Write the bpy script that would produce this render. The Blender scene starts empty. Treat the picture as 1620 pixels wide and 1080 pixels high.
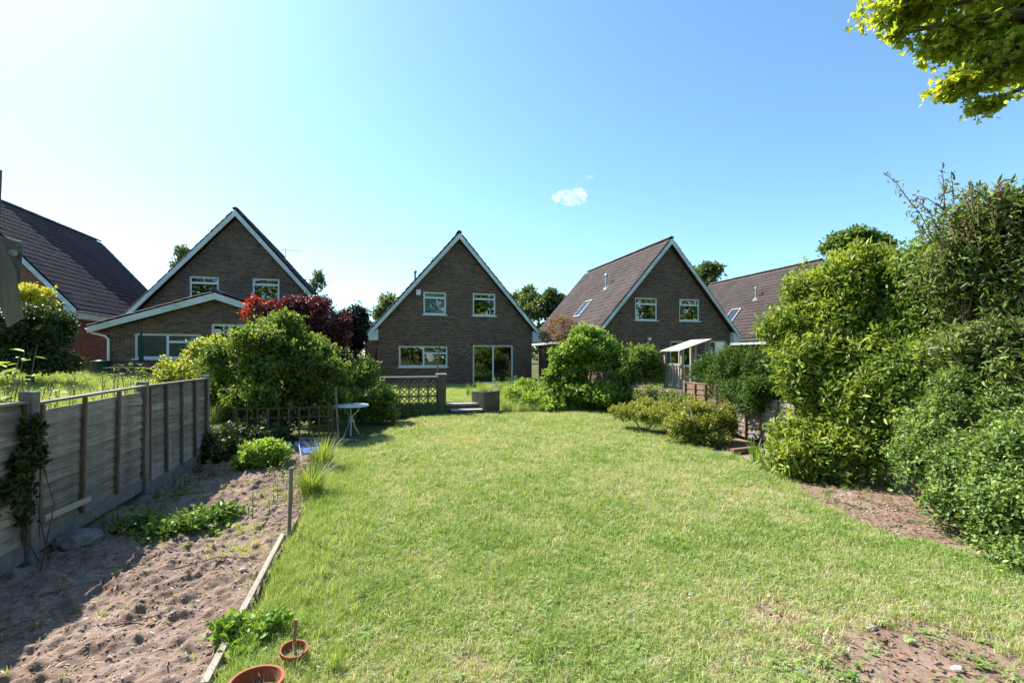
import bpy, bmesh, math, random
import numpy as np
from mathutils import Vector, Matrix, Quaternion

# ------------------------------------------------------------------ camera, sky, sun, exposure
sc = bpy.context.scene
EYE, YAW = 1.9, math.radians(15.8)
CA, SA = math.cos(YAW), math.sin(YAW)
cam = bpy.data.cameras.new('camera')
cam.sensor_width = 36.0
cam.lens = 36.0 * 726 / 1620
cam.shift_y = 24 / 1620
cam.clip_start, cam.clip_end = 0.05, 5000
camo = bpy.data.objects.new('camera', cam)
camo.location = (0, 0, EYE)
camo.rotation_euler = (math.radians(90), 0, -YAW)
sc.collection.objects.link(camo)
sc.camera = camo

SUN_EL = math.radians(45.5)
SUN_AZ = math.atan2(-0.622, 0.783)          # measured from +Y towards +X
SUN = Vector((math.sin(SUN_AZ) * math.cos(SUN_EL), math.cos(SUN_AZ) * math.cos(SUN_EL), math.sin(SUN_EL)))
world = bpy.data.worlds.new('World')
sc.world = world
world.use_nodes = True
wn = world.node_tree
for n in list(wn.nodes): wn.nodes.remove(n)
sky = wn.nodes.new('ShaderNodeTexSky')
sky.sky_type = 'NISHITA'
sky.sun_disc = False
sky.sun_elevation = SUN_EL
sky.sun_rotation = SUN_AZ
sky.altitude = 60
sky.air_density = 1.0
sky.dust_density = 0.5
sky.ozone_density = 1.6
bg = wn.nodes.new('ShaderNodeBackground')
bg.inputs['Strength'].default_value = 0.11
wo = wn.nodes.new('ShaderNodeOutputWorld')
skt = wn.nodes.new('ShaderNodeMix'); skt.data_type = 'RGBA'; skt.blend_type = 'MULTIPLY'
skt.inputs[0].default_value = 1.0; skt.inputs[7].default_value = (0.80, 1.03, 1.10, 1)      # even white balance of the whole sky
wn.links.new(sky.outputs[0], skt.inputs[6]); wn.links.new(skt.outputs[2], bg.inputs[0])
wn.links.new(bg.outputs[0], wo.inputs[0])

sl = bpy.data.lights.new('sun', 'SUN')
sl.energy = 5.0
sl.angle = math.radians(0.55)
sl.color = (1.0, 0.95, 0.86)
so = bpy.data.objects.new('sun', sl)
so.rotation_euler = SUN.to_track_quat('Z', 'Y').to_euler()
so.location = SUN * 60
sc.collection.objects.link(so)

sc.view_settings.view_transform = 'Standard'
sc.view_settings.look = 'None'
sc.view_settings.exposure = 1.2
sc.view_settings.gamma = 1.0
sc.view_settings.use_curve_mapping = False
sc.render.engine = 'CYCLES'
cy = sc.cycles
cy.use_denoising = True
cy.max_bounces = 7
cy.diffuse_bounces = 3
cy.glossy_bounces = 3
cy.transmission_bounces = 4
cy.transparent_max_bounces = 8
cy.volume_bounces = 3
cy.caustics_reflective = cy.caustics_refractive = False
cy.sample_clamp_indirect = 6.0

# ------------------------------------------------------------------ helpers
R = np.random.default_rng(7)
random.seed(7)
COL = sc.collection

def at(px, py, d):
    """photo pixel + distance along the view axis -> point in the place"""
    X = (px - 810) / 726 * d
    return Vector((CA * X + SA * d, -SA * X + CA * d, EYE + (564 - py) * d / 726))

def dist(x, y):
    return SA * x + CA * y

def link(o, parent=None):
    COL.objects.link(o)
    if parent is not None: o.parent = parent
    return o

def tag(o, label=None, cat=None, group=None, kind=None):
    if label: o['label'] = label
    if cat: o['category'] = cat
    if group: o['group'] = group
    if kind: o['kind'] = kind
    return o

def thing(name, label, cat, loc=(0, 0, 0), rz=0.0, group=None, kind=None):
    o = bpy.data.objects.new(name, None)
    o.location = loc
    o.rotation_euler = (0, 0, rz)
    o.empty_display_size = 0.1
    return tag(link(o), label, cat, group, kind)

def holder(name, parent, loc=(0, 0, 0), rot=(0, 0, 0)):
    o = bpy.data.objects.new(name, None)
    o.location = loc; o.rotation_euler = rot; o.empty_display_size = 0.1
    return link(o, parent)

class MB:
    """collects polygons, then makes ONE mesh"""
    def __init__(s): s.v, s.f, s.m = [], [], []
    def add(s, vs, fs, mi=0):
        k = len(s.v); s.v += [tuple(p) for p in vs]
        s.f += [tuple(i + k for i in f) for f in fs]; s.m += [mi] * len(fs)
        return s
    def box(s, a, b, mi=0, M=None):
        x0, y0, z0 = a; x1, y1, z1 = b
        vs = [(x0, y0, z0), (x1, y0, z0), (x1, y1, z0), (x0, y1, z0), (x0, y0, z1), (x1, y0, z1), (x1, y1, z1), (x0, y1, z1)]
        if M is not None: vs = [M @ Vector(p) for p in vs]
        return s.add(vs, [(0, 3, 2, 1), (4, 5, 6, 7), (0, 1, 5, 4), (1, 2, 6, 5), (2, 3, 7, 6), (3, 0, 4, 7)], mi)
    def prism(s, poly, y0, y1, mi=0):
        """polygon in (x, z), extruded along y"""
        n = len(poly)
        vs = [(p[0], y0, p[1]) for p in poly] + [(p[0], y1, p[1]) for p in poly]
        fs = [tuple(range(n)), tuple(range(2 * n - 1, n - 1, -1))]
        fs += [(i, i + n, (i + 1) % n + n, (i + 1) % n) for i in range(n)]
        return s.add(vs, fs, mi)
    def tube(s, pts, rad, seg=6, mi=0, cap=True):
        pts = [Vector(p) for p in pts]
        if not hasattr(rad, '__len__'): rad = [rad] * len(pts)
        k = len(s.v); ref = None
        for i, p in enumerate(pts):
            t = (pts[min(i + 1, len(pts) - 1)] - pts[max(i - 1, 0)]).normalized()
            if ref is None: ref = t.orthogonal().normalized()
            ref = (ref - t * ref.dot(t)).normalized()
            b = t.cross(ref)
            for j in range(seg):
                a = 2 * math.pi * j / seg
                s.v.append(tuple(p + (ref * math.cos(a) + b * math.sin(a)) * rad[i]))
        for i in range(len(pts) - 1):
            for j in range(seg):
                a, b2 = k + i * seg + j, k + i * seg + (j + 1) % seg
                s.f.append((a, b2, b2 + seg, a + seg)); s.m.append(mi)
        if cap:
            s.f.append(tuple(k + j for j in range(seg - 1, -1, -1))); s.m.append(mi)
            e = k + (len(pts) - 1) * seg
            s.f.append(tuple(e + j for j in range(seg))); s.m.append(mi)
        return s
    def lathe(s, prof, c=(0, 0, 0), seg=24, mi=0):
        k = len(s.v)
        for r, z in prof:
            for j in range(seg):
                a = 2 * math.pi * j / seg
                s.v.append((c[0] + r * math.cos(a), c[1] + r * math.sin(a), c[2] + z))
        for i in range(len(prof) - 1):
            for j in range(seg):
                a, b = k + i * seg + j, k + i * seg + (j + 1) % seg
                s.f.append((a, b, b + seg, a + seg)); s.m.append(mi)
        return s
    def mesh(s, name, mats, smooth=False):
        me = bpy.data.meshes.new(name)
        me.from_pydata(s.v, [], s.f)
        if not isinstance(mats, (list, tuple)): mats = [mats]
        for m in mats: me.materials.append(m)
        if len(mats) > 1: me.polygons.foreach_set('material_index', s.m)
        if smooth: me.polygons.foreach_set('use_smooth', [True] * len(me.polygons))
        me.update()
        return me
    def build(s, name, mats, parent=None, loc=(0, 0, 0), rot=(0, 0, 0), smooth=False, bevel=0):
        o = bpy.data.objects.new(name, s.mesh(name, mats, smooth))
        o.location = loc; o.rotation_euler = rot
        if bevel:
            b = o.modifiers.new('bevel', 'BEVEL'); b.width = bevel; b.segments = 2; b.limit_method = 'ANGLE'
        return link(o, parent)

def np_mesh(name, V, F, mat, tint=None, smooth=False):
    """V (n,3) array, F (m,k) array of equal polygons"""
    me = bpy.data.meshes.new(name)
    n, (m, k) = len(V), F.shape
    me.vertices.add(n); me.vertices.foreach_set('co', np.ascontiguousarray(V, dtype=np.float32).ravel())
    me.loops.add(m * k); me.loops.foreach_set('vertex_index', np.ascontiguousarray(F, dtype=np.int32).ravel())
    me.polygons.add(m)
    me.polygons.foreach_set('loop_start', np.arange(0, m * k, k, dtype=np.int32))
    me.polygons.foreach_set('loop_total', np.full(m, k, dtype=np.int32))
    if smooth: me.polygons.foreach_set('use_smooth', np.ones(m, dtype=bool))
    if tint is not None:
        at_ = me.attributes.new('tint', 'FLOAT', 'POINT')
        at_.data.foreach_set('value', np.ascontiguousarray(tint, dtype=np.float32))
    me.materials.append(mat)
    me.update(calc_edges=True)
    me.validate()
    return me

def vnoise(x, y, scale, seed=0):
    """smooth value noise 0..1"""
    g = np.random.default_rng(1000 + seed).random((64, 64))
    x, y = np.asarray(x) / scale + 17.3, np.asarray(y) / scale + 9.1
    xi, yi = np.floor(x).astype(int), np.floor(y).astype(int)
    fx, fy = x - xi, y - yi
    fx, fy = fx * fx * (3 - 2 * fx), fy * fy * (3 - 2 * fy)
    q = lambda i, j: g[(i % 64), (j % 64)]
    return (q(xi, yi) * (1 - fx) + q(xi + 1, yi) * fx) * (1 - fy) + (q(xi, yi + 1) * (1 - fx) + q(xi + 1, yi + 1) * fx) * fy

def fbm(x, y, scale, seed=0, oct=4):
    t, a, s = 0, 0.5, 0
    for i in range(oct):
        t = t + a * vnoise(x, y, scale / 2 ** i, seed + i); s += a; a *= 0.55
    return t / s

# ------------------------------------------------------------------ materials
class NT:
    def __init__(s, name):
        s.m = bpy.data.materials.new(name); s.m.use_nodes = True
        s.t = s.m.node_tree
        for n in list(s.t.nodes): s.t.nodes.remove(n)
        s.out = s.n('ShaderNodeOutputMaterial')
    def n(s, typ, **kw):
        nd = s.t.nodes.new(typ)
        for k, v in kw.items(): setattr(nd, k, v)
        return nd
    def l(s, a, b): s.t.links.new(a, b)
    def coord(s, kind='Object', scale=(1, 1, 1), rot=(0, 0, 0)):
        tc = s.n('ShaderNodeTexCoord'); mp = s.n('ShaderNodeMapping')
        mp.inputs['Scale'].default_value = scale; mp.inputs['Rotation'].default_value = rot
        s.l(tc.outputs[kind], mp.inputs[0]); return mp.outputs[0]
    def noise(s, vec, scale, detail=6, rough=0.6):
        nd = s.n('ShaderNodeTexNoise'); nd.inputs['Scale'].default_value = scale
        nd.inputs['Detail'].default_value = detail; nd.inputs['Roughness'].default_value = rough
        s.l(vec, nd.inputs['Vector']); return nd.outputs[0]
    def ramp(s, fac, stops):
        r = s.n('ShaderNodeValToRGB')
        while len(r.color_ramp.elements) < len(stops): r.color_ramp.elements.new(0.5)
        for e, (p, c) in zip(r.color_ramp.elements, stops):
            e.position = p; e.color = (*c, 1) if len(c) == 3 else c
        s.l(fac, r.inputs[0]); return r.outputs[0]
    def mix(s, fac, a, b, typ='MIX'):
        m = s.n('ShaderNodeMix', data_type='RGBA', blend_type=typ)
        for sock, val in ((m.inputs[0], fac), (m.inputs[6], a), (m.inputs[7], b)):
            if isinstance(val, (int, float)): sock.default_value = val
            elif isinstance(val, tuple): sock.default_value = (*val, 1)
            else: s.l(val, sock)
        return m.outputs[2]
    def bump(s, h, strength=0.3, distance=0.01):
        b = s.n('ShaderNodeBump'); b.inputs['Strength'].default_value = strength; b.inputs['Distance'].default_value = distance
        s.l(h, b.inputs['Height']); return b.outputs[0]
    def bsdf(s, col, rough=0.8, normal=None, spec=0.3, metallic=0.0):
        p = s.n('ShaderNodeBsdfPrincipled')
        if isinstance(col, tuple): p.inputs['Base Color'].default_value = (*col, 1)
        else: s.l(col, p.inputs['Base Color'])
        if isinstance(rough, (int, float)): p.inputs['Roughness'].default_value = rough
        else: s.l(rough, p.inputs['Roughness'])
        p.inputs['Specular IOR Level'].default_value = spec
        p.inputs['Metallic'].default_value = metallic
        if normal is not None: s.l(normal, p.inputs['Normal'])
        return p.outputs[0]
    def done(s, shader): s.l(shader, s.out.inputs[0]); return s.m

def m_simple(name, c1, c2, scale=6, rough=0.8, bump=0.2, bdist=0.004, spec=0.3, detail=6, metallic=0.0, stretch=(1, 1, 1)):
    t = NT(name); v = t.coord('Object', stretch)
    n = t.noise(v, scale, detail)
    col = t.ramp(n, [(0.3, c1), (0.7, c2)])
    return t.done(t.bsdf(col, rough, t.bump(n, bump, bdist), spec, metallic))

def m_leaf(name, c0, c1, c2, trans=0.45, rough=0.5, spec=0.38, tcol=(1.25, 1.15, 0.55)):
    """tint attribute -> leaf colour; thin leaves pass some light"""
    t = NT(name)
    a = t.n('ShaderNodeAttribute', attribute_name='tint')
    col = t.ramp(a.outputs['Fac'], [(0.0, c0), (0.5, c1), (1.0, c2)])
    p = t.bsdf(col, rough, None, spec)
    tr = t.n('ShaderNodeBsdfTranslucent')
    t.l(t.mix(1.0, col, tcol, 'MULTIPLY'), tr.inputs[0])
    ms = t.n('ShaderNodeMixShader'); ms.inputs[0].default_value = trans
    t.l(p, ms.inputs[1]); t.l(tr.outputs[0], ms.inputs[2])
    return t.done(ms.outputs[0])

def m_blade(name, stops, trans=0.45, rough=0.5, spec=0.35):
    t = NT(name)
    a = t.n('ShaderNodeAttribute', attribute_name='tint', attribute_type='INSTANCER')
    oi = t.n('ShaderNodeObjectInfo')
    ad = t.n('ShaderNodeMath', operation='MULTIPLY_ADD'); t.l(oi.outputs['Random'], ad.inputs[0])
    ad.inputs[1].default_value = 0.3; 
    sb = t.n('ShaderNodeMath', operation='SUBTRACT'); t.l(a.outputs['Fac'], sb.inputs[0]); sb.inputs[1].default_value = 0.15
    t.l(sb.outputs[0], ad.inputs[2])
    col = t.ramp(ad.outputs[0], stops)
    p = t.bsdf(col, rough, None, spec)
    tr = t.n('ShaderNodeBsdfTranslucent'); t.l(t.mix(1.0, col, (1.15, 1.1, 0.6), 'MULTIPLY'), tr.inputs[0])
    ms = t.n('ShaderNodeMixShader'); ms.inputs[0].default_value = trans
    t.l(p, ms.inputs[1]); t.l(tr.outputs[0], ms.inputs[2])
    return t.done(ms.outputs[0])

def m_brick(name, c1, c2, c3, mortar):
    t = NT(name)
    tc = t.n('ShaderNodeTexCoord'); sp = t.n('ShaderNodeSeparateXYZ'); t.l(tc.outputs['Object'], sp.inputs[0])
    ad = t.n('ShaderNodeMath', operation='ADD'); t.l(sp.outputs[0], ad.inputs[0]); t.l(sp.outputs[1], ad.inputs[1])
    cb = t.n('ShaderNodeCombineXYZ'); t.l(ad.outputs[0], cb.inputs[0]); t.l(sp.outputs[2], cb.inputs[1])
    b = t.n('ShaderNodeTexBrick'); t.l(cb.outputs[0], b.inputs['Vector'])
    b.inputs['Scale'].default_value = 1.0
    b.inputs['Brick Width'].default_value = 0.225; b.inputs['Row Height'].default_value = 0.075
    b.inputs['Mortar Size'].default_value = 0.008; b.inputs['Mortar Smooth'].default_value = 0.2
    b.inputs['Bias'].default_value = 0.0
    b.inputs['Color1'].default_value = (0, 0, 0, 1); b.inputs['Color2'].default_value = (1, 1, 1, 1)
    b.inputs['Mortar'].default_value = (0.5, 0.5, 0.5, 1)
    v = t.coord('Object')
    big = t.noise(v, 0.6, 4); fine = t.noise(v, 45, 4)
    bc = t.ramp(b.outputs['Color'], [(0.0, c1), (0.45, c2), (1.0, c3)])
    bc = t.mix(t.ramp(big, [(0.35, (0, 0, 0)), (0.7, (0.35, 0.35, 0.35))]), bc, c1)
    bc = t.mix(0.35, bc, t.ramp(fine, [(0.3, (0.5, 0.5, 0.5)), (0.7, (1.25, 1.2, 1.15))]), 'MULTIPLY')
    col = t.mix(b.outputs['Fac'], bc, mortar)
    inv = t.n('ShaderNodeMath', operation='SUBTRACT'); inv.inputs[0].default_value = 1.0; t.l(b.outputs['Fac'], inv.inputs[1])
    return t.done(t.bsdf(col, 0.9, t.bump(inv.outputs[0], 0.6, 0.008), 0.2))

def m_wood(name, c1, c2, c3, rough=0.85, axis=0):
    t = NT(name)
    st = [22.0, 22.0, 22.0]; st[axis] = 1.2
    v = t.coord('Object', tuple(st)); v2 = t.coord('Object', (1.5, 1.5, 1.5))
    oi = t.n('ShaderNodeObjectInfo')
    add = t.n('ShaderNodeVectorMath', operation='ADD'); t.l(v, add.inputs[0])
    cmb = t.n('ShaderNodeVectorMath', operation='SCALE'); cmb.inputs[0].default_value = (37, 61, 23); t.l(oi.outputs['Random'], cmb.inputs['Scale'])
    t.l(cmb.outputs[0], add.inputs[1])
    n = t.noise(add.outputs[0], 2.2, 8, 0.65); bign = t.noise(v2, 2.0, 4)
    col = t.ramp(n, [(0.25, c1), (0.5, c2), (0.78, c3)])
    col = t.mix(t.ramp(bign, [(0.42, (0, 0, 0)), (0.72, (0.75, 0.75, 0.75))]), col, c1)
    hs = t.n('ShaderNodeHueSaturation'); t.l(col, hs.inputs['Color'])
    mr = t.n('ShaderNodeMapRange'); t.l(oi.outputs['Random'], mr.inputs[0]); mr.inputs[3].default_value = 0.75; mr.inputs[4].default_value = 1.25
    t.l(mr.outputs[0], hs.inputs['Value'])
    return t.done(t.bsdf(hs.outputs[0], rough, t.bump(n, 0.5, 0.004), 0.25))

def m_glass():
    t = NT('window_glass')
    tr = t.n('ShaderNodeBsdfTransparent'); tr.inputs[0].default_value = (0.82, 0.86, 0.85, 1)
    g = t.n('ShaderNodeBsdfGlossy'); g.inputs['Roughness'].default_value = 0.0
    g.inputs[0].default_value = (1, 1, 1, 1)
    v = t.coord('Object'); nn = t.noise(v, 1.3, 2)
    bmp = t.bump(nn, 0.12, 0.02); t.l(bmp, g.inputs['Normal'])
    fr = t.n('ShaderNodeFresnel'); fr.inputs[0].default_value = 1.75
    mr = t.n('ShaderNodeMath', operation='MULTIPLY_ADD'); t.l(fr.outputs[0], mr.inputs[0]); mr.inputs[1].default_value = 1.4; mr.inputs[2].default_value = 0.05
    ms = t.n('ShaderNodeMixShader'); t.l(mr.outputs[0], ms.inputs[0]); t.l(tr.outputs[0], ms.inputs[1]); t.l(g.outputs[0], ms.inputs[2])
    return t.done(ms.outputs[0])

M = {}
M['brick'] = m_brick('brown_brick', (0.068, 0.045, 0.036), (0.14, 0.085, 0.058), (0.25, 0.13, 0.075), (0.25, 0.205, 0.17))
M['brick_red'] = m_brick('red_brick', (0.24, 0.085, 0.05), (0.33, 0.12, 0.07), (0.42, 0.17, 0.10), (0.26, 0.2, 0.16))
M['brick_far'] = m_brick('pink_brick', (0.20, 0.11, 0.09), (0.26, 0.14, 0.11), (0.32, 0.18, 0.14), (0.3, 0.24, 0.2))
def m_tile(name, c1, c2, lich):
    t = NT(name); v = t.coord('Object'); w = t.n('ShaderNodeNewGeometry').outputs['Position']
    n = t.noise(v, 9); col = t.ramp(n, [(.3, c1), (.7, c2)])
    big = t.noise(w, .8, 5); sp = t.noise(w, 5.5, 5, .7)
    col = t.mix(t.ramp(big, [(.4, (0, 0, 0)), (.7, (.5, .5, .5))]), col, tuple(x * .55 for x in c1))
    col = t.mix(t.ramp(sp, [(.63, (0, 0, 0)), (.70, (.7, .7, .7))]), col, lich)
    return t.done(t.bsdf(col, .9, t.bump(n, .3, .004), .2))
M['tile'] = m_tile('concrete_roof_tile', (0.075, 0.058, 0.054), (0.165, 0.128, 0.117), (0.30, 0.27, 0.23))
M['tile_dark'] = m_tile('dark_roof_tile', (0.045, 0.036, 0.042), (0.10, 0.078, 0.082), (0.26, 0.24, 0.22))
M['white'] = m_simple('white_painted_board', (0.46, 0.49, 0.46), (0.80, 0.81, 0.80), 1.6, 0.45, 0.08, 0.003, 0.4)
M['upvc'] = m_simple('white_window_plastic', (0.76, 0.78, 0.80), (0.83, 0.84, 0.85), 3, 0.3, 0.02, 0.001, 0.5)
M['glass'] = m_glass()
M['room'] = m_simple('plaster', (0.30, 0.27, 0.24), (0.38, 0.35, 0.31), 2, 0.9)
M['carpet'] = m_simple('carpet', (0.16, 0.12, 0.09), (0.22, 0.17, 0.13), 8, 0.95)
M['curtain'] = m_simple('curtain_cloth', (0.45, 0.44, 0.40), (0.6, 0.58, 0.54), 4, 0.9)
M['blind'] = m_simple('grey_blind', (0.50, 0.54, 0.54), (0.58, 0.61, 0.61), 2, 0.8)
M['blind_blue'] = m_simple('blue_blind', (0.30, 0.55, 0.88), (0.34, 0.60, 0.92), 1.5, 0.7)  # flat blue that imitates sky reflected in an upstairs pane
M['fence'] = m_wood('weathered_fence_wood', (0.13, 0.105, 0.085), (0.30, 0.262, 0.222), (0.52, 0.475, 0.42), axis=1)
M['batten'] = m_wood('fence_batten_wood', (0.10, 0.075, 0.055), (0.17, 0.13, 0.10), (0.26, 0.21, 0.17), axis=2)
M['rail'] = m_wood('fence_rail_wood', (0.16, 0.125, 0.10), (0.25, 0.21, 0.17), (0.36, 0.31, 0.27), axis=1)
M['concrete'] = m_simple('post_concrete', (0.15, 0.14, 0.13), (0.26, 0.245, 0.23), 14, 0.92, 0.4, 0.004)
M['concrete_old'] = m_simple('mossy_concrete', (0.07, 0.06, 0.045), (0.18, 0.155, 0.125), 7, 0.95, 0.5, 0.006)
M['coping'] = m_simple('pale_coping', (0.36, 0.34, 0.31), (0.50, 0.48, 0.44), 8, 0.9, 0.3, 0.004)
M['brown_wood'] = m_wood('brown_fence_wood', (0.15, 0.09, 0.055), (0.25, 0.155, 0.10), (0.35, 0.235, 0.16), axis=1)
M['grey_wood'] = m_wood('grey_weathered_timber', (0.13, 0.105, 0.09), (0.24, 0.20, 0.17), (0.36, 0.31, 0.27), axis=2)
M['pale_wood'] = m_wood('pale_bare_timber', (0.32, 0.27, 0.21), (0.44, 0.38, 0.31), (0.56, 0.50, 0.43), axis=2)
M['edge_wood'] = m_wood('edging_board_wood', (0.30, 0.25, 0.20), (0.44, 0.38, 0.31), (0.56, 0.50, 0.42), axis=1)
M['trellis_wood'] = m_wood('dark_trellis_wood', (0.07, 0.05, 0.04), (0.12, 0.09, 0.07), (0.19, 0.15, 0.12), axis=2)
M['dark_wood'] = m_wood('dark_stained_wood', (0.035, 0.026, 0.022), (0.07, 0.05, 0.04), (0.11, 0.085, 0.07), axis=2)
M['red_wood'] = m_wood('red_stained_wood', (0.09, 0.025, 0.02), (0.14, 0.04, 0.03), (0.2, 0.07, 0.05), axis=2)
M['bark'] = m_simple('bark', (0.06, 0.045, 0.035), (0.15, 0.115, 0.085), 18, 0.95, 0.7, 0.01, stretch=(1, 1, 0.25))
M['twig'] = m_simple('twig_bark', (0.14, 0.095, 0.065), (0.27, 0.19, 0.13), 22, 0.9, 0.4, 0.003)
M['red_twig'] = m_simple('reddish_twig_bark', (0.16, 0.08, 0.055), (0.30, 0.17, 0.12), 22, 0.9, 0.4, 0.003)
M['terracotta'] = m_simple('terracotta', (0.26, 0.085, 0.04), (0.40, 0.15, 0.08), 7, 0.85, 0.2, 0.003)
M['metal_white'] = m_simple('white_painted_iron', (0.66, 0.68, 0.72), (0.80, 0.82, 0.84), 6, 0.4, 0.1, 0.002, 0.5)
M['metal_grey'] = m_simple('aerial_metal', (0.35, 0.36, 0.38), (0.5, 0.5, 0.52), 6, 0.4, 0.05, 0.001, 0.5, metallic=0.6)
M['black_plastic'] = m_simple('black_plastic', (0.012, 0.012, 0.014), (0.03, 0.03, 0.032), 5, 0.45, 0.05, 0.001, 0.5)
M['green_plastic'] = m_simple('dark_green_plastic', (0.012, 0.035, 0.03), (0.02, 0.055, 0.045), 5, 0.5, 0.05, 0.001, 0.4)
M['green_cloth'] = m_simple('green_canvas', (0.012, 0.055, 0.045), (0.02, 0.08, 0.065), 8, 0.9, 0.2, 0.003)
M['blue_cloth'] = m_simple('blue_canvas', (0.03, 0.07, 0.36), (0.06, 0.13, 0.5), 8, 0.8, 0.2, 0.003)
M['bluewhite'] = m_simple('blue_and_white_bag', (0.06, 0.09, 0.22), (0.5, 0.52, 0.56), 14, 0.6, 0.2, 0.003, detail=2)
M['stone'] = m_simple('pebble', (0.26, 0.21, 0.18), (0.50, 0.44, 0.40), 9, 0.85, 0.3, 0.004)
M['stone_white'] = m_simple('pale_stone', (0.30, 0.27, 0.25), (0.46, 0.43, 0.40), 7, 0.85, 0.3, 0.004)
M['rock_dark'] = m_simple('grey_rubble', (0.12, 0.105, 0.095), (0.24, 0.21, 0.19), 7, 0.9, 0.5, 0.008)
M['leafcore'] = None

def m_ground():
    t = NT('rough_ground'); v = t.coord('Object')
    n = t.noise(v, 0.7, 8, 0.65); n2 = t.noise(v, 9, 6)
    col = t.ramp(n, [(0.3, (0.05, 0.075, 0.02)), (0.5, (0.09, 0.11, 0.035)), (0.72, (0.15, 0.12, 0.07))])
    col = t.mix(0.5, col, t.ramp(n2, [(0.3, (0.5, 0.5, 0.5)), (0.7, (1.3, 1.3, 1.2))]), 'MULTIPLY')
    return t.done(t.bsdf(col, 0.95, t.bump(n2, 0.5, 0.02), 0.1))
def m_soil():
    t = NT('dry_soil'); v = t.coord('Object')
    n = t.noise(v, 2.2, 8, 0.7); n2 = t.noise(v, 38, 6, 0.7)
    col = t.ramp(n, [(0.28, (0.15, 0.10, 0.075)), (0.5, (0.25, 0.178, 0.14)), (0.72, (0.35, 0.265, 0.215))])
    col = t.mix(0.75, col, t.ramp(n2, [(0.3, (0.55, 0.53, 0.5)), (0.7, (1.25, 1.22, 1.2))]), 'MULTIPLY')
    return t.done(t.bsdf(col, 0.95, t.bump(n2, 0.8, 0.012), 0.15))
def m_lawn():
    t = NT('lawn_thatch'); v = t.coord('Object')
    n = t.noise(v, 1.1, 8, 0.65); n2 = t.noise(v, 30, 6, 0.7)
    col = t.ramp(n, [(0.3, (0.18, 0.23, 0.06)), (0.5, (0.25, 0.28, 0.09)), (0.72, (0.36, 0.32, 0.16))])
    col = t.mix(0.6, col, t.ramp(n2, [(0.3, (0.45, 0.45, 0.4)), (0.7, (1.3, 1.3, 1.2))]), 'MULTIPLY')
    return t.done(t.bsdf(col, 0.95, t.bump(n2, 0.8, 0.02), 0.1))
M['ground'], M['soil'], M['lawn'] = m_ground(), m_soil(), m_lawn()

# ------------------------------------------------------------------ terrain
def sstep(x, a, b):
    t = np.clip((np.asarray(x, float) - a) / (b - a), 0, 1); return t * t * (3 - 2 * t)
def H(x, y):
    x, y = np.asarray(x, float), np.asarray(y, float)
    t = sstep(y, 3, 19)
    left = 0.22 + t * (0.60 + 0.05 * np.clip(-x - 6.5, 0, 12))
    right = 0.05 + 0.37 * sstep(y, 6, 20)
    wall_part = 0.36 * (y > 15.0) + 0.06 * sstep(y, 15, 22)
    bank = 0.42 * sstep(y, 14.6, 18.5)
    mid = np.where(x > 3.6, bank, wall_part)
    h = np.where(x < -3.15, left, np.where(x > 8.0, right, mid))
    far = sstep(np.hypot(x, y), 45, 90)
    h = h * (1 - far) + 0.4 * far
    return h + 0.05 * (vnoise(x, y, 2.3, 3) - 0.5) * sstep(np.abs(y - 2), 0, 4)

gx = np.unique(np.concatenate([np.arange(-26, 42, 0.4), [-3.17, -3.13, 3.59, 3.61, 7.98, 8.02], -26 - np.geomspace(1, 1600, 22), 42 + np.geomspace(1, 1600, 22)]))
gy = np.unique(np.concatenate([np.arange(-8, 46, 0.4), [14.98, 15.02], -8 - np.geomspace(1, 1600, 22), 46 + np.geomspace(1, 1600, 22)]))
def grid_obj(name, gx, gy, hf, mat, mask=None, smooth=True):
    X, Y = np.meshgrid(gx, gy); Z = hf(X, Y)
    V = np.stack([X.ravel(), Y.ravel(), Z.ravel()], 1)
    nx, ny = len(gx), len(gy)
    i, j = np.meshgrid(np.arange(nx - 1), np.arange(ny - 1))
    a = (j * nx + i).ravel()
    F = np.stack([a, a + 1, a + nx + 1, a + nx], 1)
    if mask is not None:
        c = V[F].mean(1); F = F[mask(c[:, 0], c[:, 1])]
        used = np.unique(F); mp = np.full(len(V), -1); mp[used] = np.arange(len(used)); V, F = V[used], mp[F]
    return link(bpy.data.objects.new(name, np_mesh(name, V, F, mat, smooth=smooth)))

def inpoly(x, y, poly):
    x, y = np.asarray(x, float), np.asarray(y, float); ins = np.zeros(x.shape, bool)
    n = len(poly)
    for k in range(n):
        (x0, y0), (x1, y1) = poly[k], poly[(k + 1) % n]
        if y0 == y1: continue
        c = ((y0 > y) != (y1 > y)) & (x < (x1 - x0) * (y - y0) / (y1 - y0) + x0); ins ^= c
    return ins

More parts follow.
